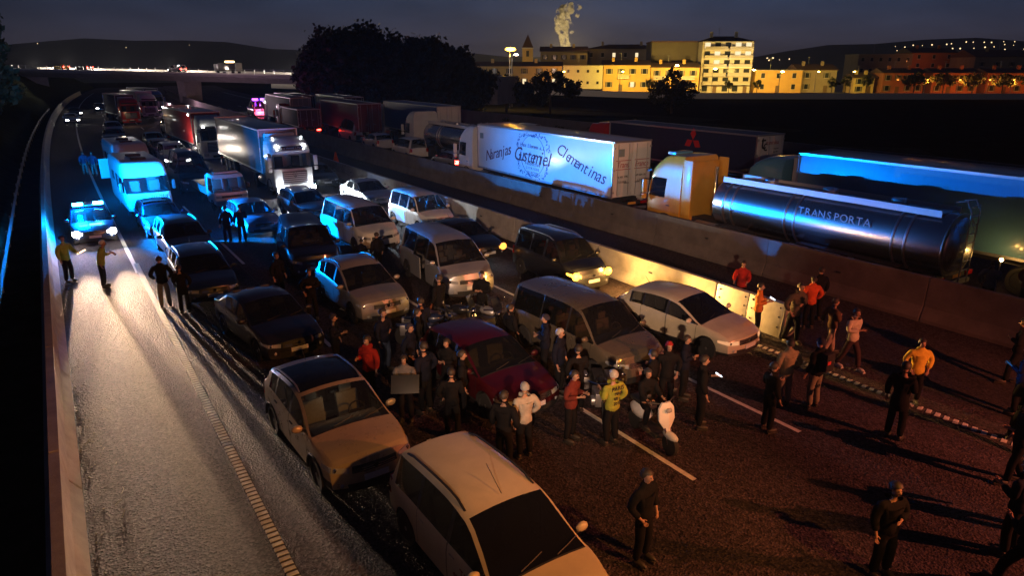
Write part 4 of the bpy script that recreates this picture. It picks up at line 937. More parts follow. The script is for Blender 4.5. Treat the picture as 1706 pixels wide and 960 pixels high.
# small tipper lorry
sl = empty('small_lorry', (7.95, 40.7, 0), R(3), 'small white flatbed lorry with lit cab between the minibus and the full-beam lorry', 'lorry', LG)
lv = [(.45,.05,.88,.15),(.75,.0,.92,.15),(1.1,.03,.92,.15),(1.16,.05,.92,.15),(1.5,.2,.90,.15),(1.86,.34,.86,.16),(1.92,.37,.86,.16),(2.05,.48,.80,.2)]
ringcab(sl, lv, 1.7, P_WHITE, (1.12,1.88), (1.12,1.88), (1,2,3), bow=.06)
MB().box((0,-.06,.55), (1.8,.14,.25)).build('bumper', P_SILV, sl, bevel=.03); MB().box((0,-.07,.88), (1.1,.04,.13)).build('grille', M_TRIM, sl); MB().box((0,-.14,.55), (.5,.02,.11)).build('number_plate', M_PLATE, sl)
for sg in (-1, 1):
    MB().box((sg*.7,-.06,.88), (.3,.05,.16)).build('headlight', M_LENS, sl, bevel=.02); MB().box((sg*1.06,.3,1.4), (.14,.08,.28)).build('mirror', M_TRIM, sl, bevel=.02)
    for a in (.75, 3.9): wheel(sl, (sg*.80,a,.34), .34, .22, sg, M_RIMD, 0)
    MB().box((sg*.95,3.4,1.05), (.05,3.2,.4)).build('side_board', P_SILV, sl)
    MB().box((sg*.45,.95,1.1), (.5,.5,.15)).box((sg*.45,1.2,1.4), (.5,.15,.6)).build('seat', M_SEATL, sl, bevel=.03)
MB().box((0,3.4,.84), (1.9,3.2,.08)).build('load_bed', M_STEEL, sl); MB().box((0,1.85,1.5), (1.8,.08,.9)).build('headboard', M_STEEL, sl); MB().box((0,5.0,1.05), (1.9,.05,.4)).build('tail_board', P_SILV, sl); MB().box((0,2.6,.6), (.7,4.6,.2)).build('chassis', M_CHASSIS, sl)
MB().box((0,.9,2.12), (1.3,.4,.08)).build('roof_rack', M_STEEL, sl)

# ------------------------------------------------------------------ people
def skinmesh(name, V, E_, Rr, m, parent, sub=1):
    me = bpy.data.meshes.new(name); me.from_pydata(V, E_, []); o = bpy.data.objects.new(name, me); COL.objects.link(o); o.parent = parent
    md = o.modifiers.new('skin', 'SKIN'); md.use_smooth_shade = True; md.branch_smoothing = .6
    for i, r_ in enumerate(Rr):
        d = me.skin_vertices[0].data[i]; d.radius = r_ if isinstance(r_, tuple) else (r_, r_); d.use_root = (i == 0)
    s_ = o.modifiers.new('smooth', 'SUBSURF'); s_.levels = sub; s_.render_levels = sub; me.materials.append(m); return o
ARMS = {  # elbow, wrist offsets from shoulder for the right side (mirrored for left): x outward, y forward (negative), z
 'down': ((.07,.03,-.27),(.08,-.06,-.50)), 'phone': ((.05,.02,-.27),(-.06,-.24,-.20)), 'cross': ((.06,-.03,-.26),(-.18,-.20,-.22)),
 'pocket': ((.13,.06,-.25),(.02,-.08,-.44)), 'swing': ((.08,.14,-.24),(.10,.12,-.48)), 'fwd': ((.05,-.12,-.24),(.02,-.34,-.30)), 'up': ((.10,-.18,-.14),(-.02,-.26,.10)), 'hips': ((.20,.04,-.22),(.04,-.04,-.40)), 'point': ((.10,-.2,-.06),(.12,-.44,-.06)) }
SKIN = mat('skin', (.34,.19,.13), .55, noise=.1); HAIRD = mat('dark_hair', (.025,.018,.014), .6, noise=.3, nscale=30); HAIRG = mat('grey_hair', (.35,.33,.31), .6, noise=.3, nscale=30)
def cloth(n, c): return mat('cloth_'+n, c, .92, noise=.22, nscale=9, bump=.012, bscale=11, spec=.12)
SHOE = mat('shoe_leather', (.04,.035,.03), .6); SHOEW = mat('shoe_white', (.55,.53,.5), .6)
def person(label, x, y, rz, jac, tro, h=1.75, arms=('down','down'), walk=0., lean=0., lx=0., hair=HAIRD, cap=None, z=0, shoe=None, sit=0., group='people standing among the vehicles', long=False, back=0.):
    root = empty('person', (x, y, z), rz, label, 'person', group); s = h/1.75
    def T(p):  # lean forward / sideways grows with height
        k = max(0, p[2]-.9); return (p[0]*s+lx*k, p[1]*s-lean*k, p[2]*s)
    hip = .93
    V = []; E_ = []; Rr = []
    def add(p, r_, par=None):
        V.append(T(p)); Rr.append((r_[0]*s, r_[1]*s) if isinstance(r_, tuple) else r_*s); i = len(V)-1
        if par is not None: E_.append((par, i))
        return i
    J = {}
    legs = {}
    for sg in (-1, 1):
        st = walk*sg
        legs[sg] = [(sg*.095,0,hip-.06),(sg*(.11+.02*abs(walk)),-.03-st*.22,.50),(sg*.12,.02-st*.42+(.05 if st < 0 else 0),.09),(sg*.135,-.14-st*.42,.035)]
        if sit: legs[sg] = [(sg*.10,0,hip-.04),(sg*.20,-.36,hip-.02),(sg*.22,-.28,.45),(sg*.23,-.40,.36)]
    sh = {sg: (sg*.19, .0, 1.42) for sg in (-1, 1)}
    arm = {}
    for sg, a in ((-1, arms[0]), (1, arms[1])):
        (ex,ey,ez),(wx,wy,wz) = ARMS[a]; b_ = sh[sg]; arm[sg] = [b_, (b_[0]+sg*ex, b_[1]+ey, b_[2]+ez), (b_[0]+sg*wx, b_[1]+wy, b_[2]+wz)]
    # continuous body
    p0 = add((0,0,hip), (.11,.09)); p1 = add((0,0,1.12), (.10,.075), p0); p2 = add((0,0,1.34), (.10,.07), p1); p3 = add((0,0,1.46), (.048,.048), p2)
    n1 = add((0,-.012,1.54), (.052,.055), p3); n2 = add((0,-.022,1.60), (.064,.078), n1); n3 = add((0,-.018,1.67), (.075,.092), n2); n4 = add((0,-.008,1.725), (.06,.07), n3)
    add((0,-.128,1.618), .012, n2)
    for sg in (-1, 1):
        a0 = add(sh[sg], .028, p2); a1 = add(arm[sg][1], .040, a0); a2 = add(arm[sg][2], .026, a1)
        d = (Vector(arm[sg][2])-Vector(arm[sg][1])).normalized(); w = Vector(arm[sg][2]); palm = add(tuple(w+d*.06), (.036,.018), a2)
        sidev = d.cross(Vector((0,1,0)) if abs(d.y) < .8 else Vector((1,0,0))).normalized(); inn = d.cross(sidev)*(-sg)
        for k_, ln in enumerate((.062,.074,.068,.052)):
            b0 = w+d*.10+sidev*(.028-.019*k_); f1 = add(tuple(b0+d*ln*.5), .0085, palm); add(tuple(b0+d*ln*.9+inn*.025), .0075, f1)
        t1 = add(tuple(w+d*.055+sidev*.042), .010, palm); add(tuple(w+d*.10+sidev*.055+inn*.02), .009, t1)
        L_ = legs[sg]; l0 = add(L_[0], .075, p0); l1 = add(L_[1], .052, l0); l2 = add(L_[2], .034, l1); add(L_[3], .032, l2)
    skinmesh('body', V, E_, Rr, SKIN, root)
    # coat
    V = []; E_ = []; Rr = []
    q0 = add((0,0,1.16), (.19,.145)); q1 = add((0,0,hip-.14 if not long else .62), (.20,.155) if not long else (.22,.18), q0); q2 = add((0,0,1.37), (.20,.14), q0); q3 = add((0,.004,1.50), (.10,.095), q2); add((0,.004,1.545), (.085,.085), q3)
    for sg in (-1, 1):
        a0 = add(sh[sg], .098, q2); a1 = add(arm[sg][1], .074, a0); w_ = Vector(arm[sg][1]).lerp(Vector(arm[sg][2]), .93); add(tuple(w_), .058, a1)
    skinmesh('jacket', V, E_, Rr, jac, root)
    V = []; E_ = []; Rr = []
    q0 = add((0,0,hip+.08), (.16,.13)); q1 = add((0,0,hip-.05), (.165,.135), q0)
    for sg in (-1, 1):
        L_ = legs[sg]; l0 = add((L_[0][0], L_[0][1], L_[0][2]-.05), .105, q1); l1 = add(L_[1], .083, l0); add((L_[2][0], L_[2][1], L_[2][2]), .070, l1)
    skinmesh('trousers', V, E_, Rr, tro, root)
    for sg in (-1, 1):
        L_ = legs[sg]; a_ = Vector(T(L_[2])); t_ = Vector(T(L_[3])); sp_ = MB()
        c_ = (a_+t_)/2; sp_.sphere((c_.x, c_.y-.01, c_.z-.02+.035), .06, 10, (.85,2.2,.85)); sp_.box((c_.x, c_.y-.01, c_.z-.03), (.09,.25,.03)); sp_.build('shoe', shoe or SHOE, root, smooth=True)
    hc = Vector(T((0,-.012,1.655))); hb = MB(); n = 12; vs = []; fs = []
    for j in range(6):
        th = math.pi*.60*j/5
        for i in range(n):
            a = 2*math.pi*i/n; bk = .5+.5*math.sin(a); rz_ = -math.cos(th)
            lim = th*(1 if math.sin(a) > -.2 else .62); vs.append((hc.x+.098*s*math.sin(lim)*math.cos(a), hc.y+.01+.118*s*math.sin(lim)*math.sin(a), hc.z+.115*s*math.cos(lim)))
    for j in range(5):
        for i in range(n): fs.append((j*n+i, j*n+(i+1)%n, (j+1)*n+(i+1)%n, (j+1)*n+i))
    hb.add(vs, fs); hb.build('cap' if cap else 'hair', cap or hair, root, smooth=True)
    for sg in (-1, 1):
        e_ = Vector(T((sg*.031, -.104, 1.652))); MB().sphere(e_, .011*s, 6).build('eye', M_INK, root)
    root['_d'] = 0; del root['_d']
    return root, arm, T
def held(name, label, cat, o, arm, T, sg, dims, m, off=(0,-.1,.03), rot=(0,0,0), group=None):
    w = Vector(T(arm[sg][2])); M = Matrix.Rotation(o.rotation_euler.z, 4, 'Z'); p_ = Vector(o.location)+M @ (w+Vector(off))
    b = MB().box((0,0,0), dims); q = b.build(name, m, bevel=min(dims)*.25); q.location = p_; q.rotation_euler = (rot[0], rot[1], rot[2]+o.rotation_euler.z)
    tag(q, label, cat, group); return q
BLK = cloth('black', (.008,.008,.010)); NVY = cloth('navy', (.008,.010,.022)); GRY = cloth('grey', (.12,.12,.13)); DEN = cloth('denim', (.05,.07,.12)); KHA = cloth('khaki', (.26,.22,.14)); HIV = cloth('hi_vis', (.24,.30,.07)); REDC = cloth('red', (.30,.02,.015)); ORG = cloth('orange', (.55,.16,.03)); WHT = cloth('white', (.36,.34,.30)); YEL = cloth('yellow', (.60,.42,.05)); BRN = cloth('brown', (.10,.06,.04)); CREAM = cloth('cream', (.5,.45,.36)); LTR = cloth('light_trouser', (.20,.18,.15)); CAMO = cloth('camouflage', (.20,.18,.13))
HELM = mat('white_helmet', (.6,.6,.6), .3, 0, .5); CAPD = cloth('cap_dark', (.03,.03,.05)); CAPR = cloth('cap_red', (.25,.02,.02))
PG = 'people standing on the motorway'
o, a, T = person('police officer in hi-vis top holding a bright traffic wand by the left barrier', -.32, 30.0, R(40), HIV, NVY, 1.82, ('down','fwd'), cap=CAPD, group='police officers')
held('traffic_wand', 'white-orange glowing traffic wand in the hand of the officer by the barrier', 'torch', o, a, T, 1, (.05,.46,.05), emis('wand', (1,.7,.45), 3), (0,-.22,.02), (R(-25),0,0))
held('notepad', 'white sheet of paper in the hand of the stooping helmeted officer', 'paper', *(lambda r_: (r_[0], r_[1], r_[2], 1))(person('stooping police officer in white helmet and hi-vis top on the hard shoulder', .72, 28.5, R(75), HIV, NVY, 1.80, ('down','phone'), lean=.25, cap=HELM, group='police officers')), (.20,.28,.01), M_LINE, (0,-.1,.02), (R(40),0,0))
person('man in dark jacket and grey trousers seen from behind, left one of the couple', 2.3, 24.85, R(172), BLK, LTR, 1.80, ('pocket','pocket'), group=PG)
person('shorter person in a long dark coat, right one of the couple', 2.75, 23.9, R(160), BLK, BLK, 1.66, ('pocket','phone'), long=True, group=PG)
person('blue-lit person near the second motorhome, left of two', 1.75, 61.5, R(10), DEN, LTR, 1.75, group=PG); person('blue-lit person near the second motorhome, right of two', 2.3, 60.6, R(-20), DEN, LTR, 1.78, ('pocket','down'), group=PG)
person('dark person with blue-lit head, left of the pair before the small tipper lorry', 6.05, 33.0, R(190), NVY, NVY, 1.76, group=PG); person('dark person with blue-lit head, right of the pair before the small tipper lorry', 6.65, 32.8, R(175), NVY, NVY, 1.78, ('phone','down'), group=PG)
person('dark figure crouching at the front wheel of the van taxi', 9.35, 24.9, R(150), BLK, BLK, 1.35, ('fwd','fwd'), lean=.4, group=PG); person('dark figure between the van taxi and the open-door van', 9.85, 24.4, R(190), BLK, BLK, 1.72, group=PG)
person('dark figure left of the black people carrier', 5.75, 23.4, R(30), BLK, NVY, 1.75, group=PG); person('dark figure in front of the black people carrier', 6.1, 20.9, R(-20), BLK, BLK, 1.72, ('pocket','cross'), group=PG)
person('dark figure beside the motorcycles, seen from behind', 9.05, 17.7, R(200), BLK, BLK, 1.84, ('fwd','down'), group=PG); person('man in black talking in front of the white open-door van', 10.35, 17.35, R(-50), BLK, BLK, 1.82, ('cross','cross'), group=PG)
person('man with pale blue trousers reflection under the off-roader front', 6.45, 15.9, R(30), NVY, DEN, 1.80, ('down','cross'), group=PG); person('dark-clothed person facing the off-roader bonnet', 7.3, 15.6, R(70), BLK, DEN, 1.72, ('pocket','pocket'), group=PG)
person('man with blue-edged hair and a red jacket front behind the cream crossover', 5.45, 14.5, R(-60), REDC, BLK, 1.72, ('phone','down'), group=PG)
o, a, T = person('grey-topped person holding a board by the cream crossover', 5.75, 13.1, R(-30), GRY, BLK, 1.66, ('fwd','fwd'), group=PG)
held('board', 'dark flat board with a pale edge carried beside the cream crossover', 'board', o, a, T, 1, (.62,.42,.02), mat('board_grey', (.015,.017,.02), .5), (-.15,-.12,.1), (R(55),0,0))
person('person in white jacket and cap seen from behind beside the red hatchback', 7.15, 10.35, R(175), WHT, BLK, 1.72, ('pocket','down'), cap=cloth('cap_grey', (.30,.30,.30)), group=PG)
yv, a, T = person('grey-haired man in a yellow vest with hand-written words on its back', 9.0, 9.75, R(178), cloth('vest_yellow', (.26,.27,.04)), BLK, 1.76, ('pocket','phone'), hair=HAIRG, group=PG)
for k_, (s_, sz) in enumerate((('PARIS', .13), ('MAI', .10), ('68 - ', .10), ('2018', .10))):
    text(s_, 'vest_lettering', sz, M_INK, yv, (0, .163, 1.40-.115*k_), (R(90), 0, R(180)), 0, .006)
person('tall man with blue-lit hair between the red hatchback and the grey minivan', 9.45, 12.2, R(30), NVY, BLK, 1.80, hair=HAIRG, group=PG)
person('person in dark red jacket looking down left of the vest wearer', 8.35, 10.35, R(20), cloth('wine', (.12,.025,.02)), BLK, 1.70, ('phone','phone'), lean=.1, group=PG)
person('dark figure at the rear flank of the red hatchback', 6.9, 12.5, R(60), BLK, BLK, 1.72, group=PG)
person('dark figure with reddish hood at the grey minivan front corner', 11.15, 10.25, R(-30), BLK, BLK, 1.74, ('down','pocket'), cap=CAPR, group=PG)
o, a, T = person('man in a black coat reading a glowing phone in the second free lane', 11.15, 9.2, R(50), BLK, BLK, 1.78, ('down','phone'), group=PG)
held('mobile_phone', 'bright phone screen in the hand of the man in the black coat', 'phone', o, a, T, 1, (.08,.15,.012), emis('screen', (.8,.9,1), 4), (-.02,-.12,.04), (R(30),0,0))
o, a, T = person('woman in a black jacket with an orange-red stripe, seen from the side', 12.3, 8.25, R(70), BLK, BLK, 1.68, ('down','phone'), group=PG)
person('person in a khaki jacket beside the man with a rucksack', 13.65, 8.8, R(160), KHA, LTR, 1.72, ('pocket','pocket'), group=PG)
o, a, T = person('man with black rucksack and pale camouflage trousers', 14.15, 8.35, R(175), BLK, CAMO, 1.80, ('down','down'), cap=CAPD, group=PG)
rs = MB().box((0,0,0), (.32,.18,.46)).build('rucksack', cloth('rucksack', (.03,.03,.035)), bevel=.04); rs.location = (14.15, 8.13, 1.28); tag(rs, 'dark rucksack with a red badge worn by the man in camouflage trousers', 'rucksack')
MB().box((-.08,-.095,.02), (.12,.012,.08)).build('badge', mat('badge_red', (.5,.04,.03), .6), rs)
person('person in a striped red jacket standing behind the inner barrier', 18.35, 13.9, R(-60), REDC, BLK, 1.72, ('fwd','fwd'), group=PG)
o, a, T = person('person in an orange jacket lit white by a phone at the steel gate panel', 16.75, 12.0, R(35), ORG, BLK, 1.74, ('phone','phone'), group=PG)
held('mobile_phone', 'white-glowing phone held by the person in the orange jacket', 'phone', o, a, T, 1, (.08,.16,.012), emis('screen2', (.8,.9,1), 6), (-.05,-.12,.06), (R(30),0,0))
person('tall young man leaning sideways with feet apart before the barrier end', 17.25, 11.15, R(-15), cloth('plaid_dark', (.09,.07,.05)), BLK, 1.86, ('pocket','cross'), lx=.18, walk=.25, group=PG)
person('person in an orange-red jacket seen from behind in the median gap', 18.75, 11.6, R(150), cloth('orange_red', (.55,.09,.03)), BLK, 1.70, ('pocket','pocket'), group=PG)
person('dark figure to the right of the orange-red jacket', 19.6, 11.9, R(160), BLK, BLK, 1.78, group=PG)
person('person in brown jacket walking with pale trousers lit from the left', 17.35, 10.0, R(60), BRN, cloth('pale_jeans', (.34,.26,.22)), 1.72, ('cross','swing'), walk=.5, group=PG)
person('person in a cream t-shirt and dark shorts walking', 16.95, 9.15, R(-10), CREAM, cloth('dark_legs', (.05,.03,.035)), 1.74, ('cross','swing'), walk=.55, shoe=SHOEW, group=PG)
person('person in a bright yellow coat at the right', 16.35, 7.15, R(-40), YEL, BLK, 1.70, ('pocket','pocket'), group=PG)
person('big dark silhouette in a black coat in front of the yellow coat', 14.35, 6.5, R(100), BLK, BLK, 1.84, ('phone','down'), long=True, group=PG)
person('person in black standing alone at the bottom centre, face just lit', 6.95, 6.65, R(10), BLK, BLK, 1.76, ('pocket','pocket'), group=PG)
for i, (x, y, r_, ar, lb_) in enumerate(((6.3,11.9,150,1,'dark figure close to the bonnet of the cream crossover'),(6.6,14.6,40,0,'dark figure in the crowd left behind the red hatchback'),(7.0,13.4,-60,1,'dark figure touching the red hatchback rear door'),(7.7,16.2,190,0,'dark figure between the red hatchback and the off-roader'),(9.6,14.6,90,1,'dark figure between the red hatchback and the grey minivan'),(9.75,13.2,-120,0,'dark figure leaning by the grey minivan sliding door'),(9.3,11.3,170,1,'dark figure between the vest wearer and the blue-haired man'),(6.3,13.2,200,0,'dark figure behind the board carrier'),(10.5,10.1,-160,1,'dark figure just behind the white scooter and its rider'),(5.35,16.6,60,0,'dark figure in front of the black saloon nose'),(6.55,10.2,120,1,'dark figure at the right flank of the cream crossover bonnet'),(11.9,10.4,30,0,'dark figure between the minivan and the phone reader'))):
    person(lb_, x, y, R(r_), (BLK, NVY)[i % 2], BLK, 1.66+.02*(i*5 % 9), (('phone','pocket'),('pocket','down'),('cross','cross'))[i % 3], cap=CAPD if i % 4 == 1 else None, group=PG)
CG = 'dark crowd in the lower right corner'
for i, (x, y, r_, h_, lb_) in enumerate(((12.2,3.4,170,1.8,'shadowy person half out of the frame, nearest the corner'),(13.4,3.2,200,1.74,'shadowy person in the corner with legs apart'),(11.3,2.9,160,1.78,'shadowy person lowest in the corner'),(9.9,4.3,-20,1.75,'shadowy person cut off at the bottom edge'),(14.6,4.3,-140,1.74,'shadowy person near the right end of the ribbed line'),(16.2,4.8,120,1.8,'shadowy person with a pale glint at the right edge'),(17.8,5.5,180,1.75,'shadowy person at the far right edge beyond the ribbed line'),(19.6,6.3,200,1.8,'shadowy person at the right edge near the tall barrier'))):
    person(lb_, x, y, R(r_), BLK if i % 2 else NVY, BLK, h_, (('down','cross') if i % 2 else ('pocket','phone')), walk=.35*(i % 3), group=CG)
BG = 'people behind the tall barrier by the tanker'
for i, (x, y, r_, jc, lb_) in enumerate(((24.0,8.9,120,GRY,'grey-topped person behind the tank end, left'),(24.9,8.2,60,cloth('wine', (0,0,0)),'wine-jacketed person behind the tank end, middle'),(23.9,7.4,200,GRY,'grey-topped person behind the tank end, right'),(25.2,6.7,100,BLK,'dark person behind the barrier at the right edge'),(23.6,6.0,-60,BLK,'dark person holding a lit phone at the right edge'))):
    o, a, T = person(lb_, x, y, R(r_), jc, BLK, 1.74, ('phone','pocket'), z=.3, group=BG)
lamp('POINT', (26.0, 9.6, 1.7), (1,.5,.12), 12, .06)
hl = empty('hand_lantern', (26.0, 9.45, .3), 0, 'small amber lantern on a stand glowing behind the tank end', 'lantern')
MB().tube([(0,0,0),(0,0,1.25)], .02).build('stand', M_STEEL, hl); MB().sphere((0,0,1.32), .06, 8).build('glow_ball', emis('lantern', (1,.5,.12), 90), hl, smooth=True)
# papers on the dark bonnet / ground
for i, (x, y, z, lb_) in enumerate(((8.05,27.05,1.12,'white paper lying behind the windscreen of the black people carrier'),(7.5,21.3,.02,'white sheet lying on the asphalt before the off-roader'))):
    q = MB().box((0,0,0), (.62,.42,.012)).build('paper_sheet', M_LINE); q.location = (x, y, z); q.rotation_euler = (R(0), 0, R(20)); tag(q, lb_, 'paper')

# ------------------------------------------------------------------ motorcycles and scooter
def motorbike(label, x, y, rz, pm, g='motorcycles parked between the cars'):
    r = empty('motorcycle', (x, y, 0), rz, label, 'motorcycle', g)
    for yy in (-.72, .72):
        w_ = MB(); w_.lathe([(.25,-.06),(.31,-.055),(.33,0),(.31,.055),(.25,.06)], axis='X', n=24); o = w_.build('wheel', M_TYRE, r, smooth=True); o.location = (0,yy,.33)
        q = MB(); q.lathe([(.25,-.03),(.25,.03)], axis='X', n=20, cap=False)
        for k_ in range(5): q.box((0, math.cos(k_*1.257)*.13, math.sin(k_*1.257)*.13), (.03,.24,.03), rx=k_*1.257)
        q.build('rim', M_ALU, o)
    MB().tube([(.09,-.72,.33),(.09,-.50,.85)], .025).tube([(-.09,-.72,.33),(-.09,-.50,.85)], .025).build('fork', M_CHROME, r)
    MB().sphere((0,-.1,.84), .2, 14, (.75,1.5,.75)).build('fuel_tank', pm, r, smooth=True)
    MB().box((0,.40,.80), (.26,.7,.09), rx=.08).build('saddle', M_TRIM, r, bevel=.03)
    e_ = MB(); e_.box((0,0,.48), (.36,.5,.34)); e_.lathe([(.12,-.26),(.12,.26)], c=(0,-.08,.42), axis='X', n=14); e_.build('engine', M_ALU, r, bevel=.03)
    MB().tube([(.16,-.1,.35),(.18,.3,.28),(.2,.85,.38)], .05, 10).build('exhaust', M_CHROME, r, smooth=True)
    MB().tube([(-.38,-.30,1.02),(-.2,-.44,1.0),(.2,-.44,1.0),(.38,-.30,1.02)], .018).build('handlebar', M_CHROME, r)
    MB().sphere((0,-.58,.86), .1, 12, (1,.7,1)).build('headlight', M_CHROME, r, smooth=True)
    for sg in (-1, 1): MB().sphere((sg*.42,-.36,1.18), .06, 8, (1,.3,.7)).build('mirror', M_CHROME, r, smooth=True)
    MB().add([(-.2,-.55,.95),(.2,-.55,.95),(.15,-.40,1.32),(-.15,-.40,1.32)], [(0,1,2,3)]).build('windscreen', GLASS, r)
    MB().box((0,.75,.62), (.16,.5,.05), rx=.2).build('mudguard', pm, r, bevel=.02)
    for sg in (-1, 1): MB().box((sg*.3,.62,.62), (.18,.45,.32)).build('pannier', M_ALU, r, bevel=.04)
    return r
motorbike('motorcycle with chrome glints left in front of the open-door van', 9.35, 17.2, R(35), P_BLACK); motorbike('motorcycle with chrome glints right in front of the open-door van', 10.0, 16.6, R(15), P_SILV)
motorbike('dark motorcycle lost in the shade in front of the off-roader', 8.3, 16.9, R(60), P_NAVY); motorbike('motorcycle parked left of the vest wearer', 9.7, 10.9, R(-30), P_GREY)
sc = empty('scooter', (9.85, 9.35, 0), R(-8), 'white motor scooter with its rider facing the camera', 'scooter')
for yy in (-.62, .62):
    w_ = MB(); w_.lathe([(.17,-.055),(.22,-.05),(.24,0),(.22,.05),(.17,.055)], axis='X', n=22); o = w_.build('wheel', M_TYRE, sc, smooth=True); o.location = (0,yy,.24)
    MB().lathe([(.17,-.03),(.03,-.02),(.03,.02),(.17,.03)], axis='X', n=18, cap=False).build('rim', M_ALU, o)
MB().slab([[(-.05,-.47,.50),(.0,-.50,.5),(.05,-.47,.50)],[(-.20,-.42,.75),(0,-.50,.75),(.20,-.42,.75)],[(-.19,-.38,1.0),(0,-.44,1.0),(.19,-.38,1.0)],[(-.10,-.36,1.12),(0,-.39,1.12),(.10,-.36,1.12)]], (0,-.03,0)).build('front_shield', P_WHITE, sc, smooth=True)
MB().sphere((0,-.60,.44), .14, 12, (.7,1.7,.6)).build('front_mudguard', P_WHITE, sc, smooth=True); MB().sphere((0,-.50,.98), .07, 10, (1.1,.5,.8)).build('headlight', M_LENS, sc, smooth=True)
MB().tube([(-.34,-.20,1.10),(-.1,-.34,1.08),(.1,-.34,1.08),(.34,-.20,1.10)], .018).build('handlebar', M_TRIM, sc); MB().tube([(.07,-.62,.26),(.06,-.42,.72)], .02).tube([(-.07,-.62,.26),(-.06,-.42,.72)], .02).build('fork', M_CHROME, sc)
MB().box((0,-.02,.30), (.34,.6,.09)).build('footboard', M_TRIM, sc, bevel=.02); MB().sphere((0,.45,.56), .24, 12, (.7,1.5,.8)).build('rear_body', P_WHITE, sc, smooth=True); MB().box((0,.38,.80), (.27,.7,.10)).build('saddle', M_TRIM, sc, bevel=.04)
for sg in (-1, 1): MB().sphere((sg*.34,-.24,1.27), .055, 8, (1.1,.3,.8)).build('mirror', M_TRIM, sc, smooth=True); 
person('rider in dark clothes and helmet sitting on the white scooter', 9.9, 9.65, R(-8), BLK, BLK, 1.60, ('fwd','fwd'), sit=1, cap=mat('dark_helmet', (.04,.04,.045), .3, 0, .6), group=PG)
cn = empty('traffic_cone', (19.8, 57, 0), 0, 'orange traffic cone standing in the median between the barriers', 'traffic cone'); MB().lathe([(.26,.05),(.07,.95),(.04,1.0)], n=16).build('cone', mat('cone_orange', (.7,.12,.02), .5), cn, smooth=True); MB().box((0,0,.03), (.6,.6,.06)).build('base', M_TRIM, cn)

# ------------------------------------------------------------------ flyover
M_DECK = mat('bridge_concrete', (.32,.29,.28), .85, noise=.2, nscale=.6); M_KERB = mat('pale_kerb', (.60,.56,.50), .8, noise=.15)
A = Vector((-8, 226.6, 7.3)); B = Vector((62, 122.1, 5.6)); ab = B-A; BL = ab.length; br = empty('motorway_flyover', A, math.atan2(ab.y, ab.x), 'concrete flyover crossing the motorway with a lit edge and one tall pier', 'bridge')
sl_ = math.atan2(B.z-A.z, BL)
b = MB(); b.prism([(0,0),(10,0),(10,-.5),(8,-1.7),(2,-1.7),(0,-.5)], 0, BL, 'YZ'); 
o = b.build('deck', M_DECK, br); o.rotation_euler = (0, -sl_, 0)
def onb(mb, name, m, parent=br): q = mb.build(name, m, parent); q.rotation_euler = (0, -sl_, 0); return q
onb(MB().box((BL/2,.15,.16), (BL,.3,.32)), 'kerb', M_KERB); onb(MB().box((BL/2,9.8,.3), (BL,.25,.6)), 'parapet', M_KERB)
onb(MB().box((BL/2,5,.02), (BL,9.2,.04)), 'roadway', mat('bridge_asphalt', (.16,.15,.14), .8, noise=.2))
for i in range(48): onb(MB().box((2+i*BL/48,.15,.75), (.08,.08,.9)), 'post', M_STEEL)
for z in (.75,1.15): onb(MB().box((BL/2,.15,z), (BL,.05,.06)), 'hand_rail', M_STEEL)
for xx in (59,):
    pr = MB(); pr.box((xx,5,-4.9), (2.0,4.5,6.6), taper=1.15); pr.build('pier', M_DECK, br)
ab_ = MB(); ab_.box((-6,5,-3.6), (18,10,5.5)); ab_.build('abutment', M_DECK, br); MB().box((BL+4,5,-3.6), (20,10,5.0)).build('abutment', M_DECK, br)
dirx = ab.normalized()
def bpos(t, yy, z): 
    n_ = Vector((-dirx.y, dirx.x, 0)).normalized(); return A+dirx*t+n_*yy+Vector((0,0,z))
for t in (8, 20, 38, 55, 72, 90, 106, 118): lamp('POINT', bpos(t, 4, 1.3), (1,.86,.72), 5500 if t > 30 else 8000, .15)  # point lights added along the deck to brighten its edge
for i, (t, kd, pm, lb_) in enumerate(((19, 'hatch', paint('taxi_yellow', (.60,.42,.03)), 'yellow car on the left part of the flyover'),(58,'smallvan',P_WHITE,'white van on the flyover above the pier'),(100,'wagon',P_RED,'red car on the right part of the flyover'),(27,'wagon',P_RED,'dark red car right behind the yellow one on the flyover'))):
    p_ = bpos(t, 3 if i != 3 else 3.2, .05); cc, _ = car(lb_, kd, tuple(p_), math.atan2(ab.y, ab.x)-R(90), pm, group='vehicles on the flyover', detail=1, on=('far_head', (1,.96,.88), 35), lights_rear=5)
amb = empty('beacon_lorry', tuple(bpos(72, 5, .05)), math.atan2(ab.y, ab.x)-R(90), 'small lorry with amber beacon board on the flyover', 'lorry')
MB().box((0,0,1.5), (2.1,5,1.8)).build('box', T_SILV, amb, bevel=.05); MB().box((0,-3.1,1.3), (2,1.4,1.7)).build('cab', T_WHITE, amb, bevel=.1); MB().box((0,0,2.6), (1.2,1.6,.35)).build('beacon_board', emis('beacon', (1,.6,.25), 10), amb)
for yy in (-2.8,1.6):
    for sg in (-1,1): wheel(amb, (sg*.95,yy,.4), .4, .25, sg, M_RIMD, 0)

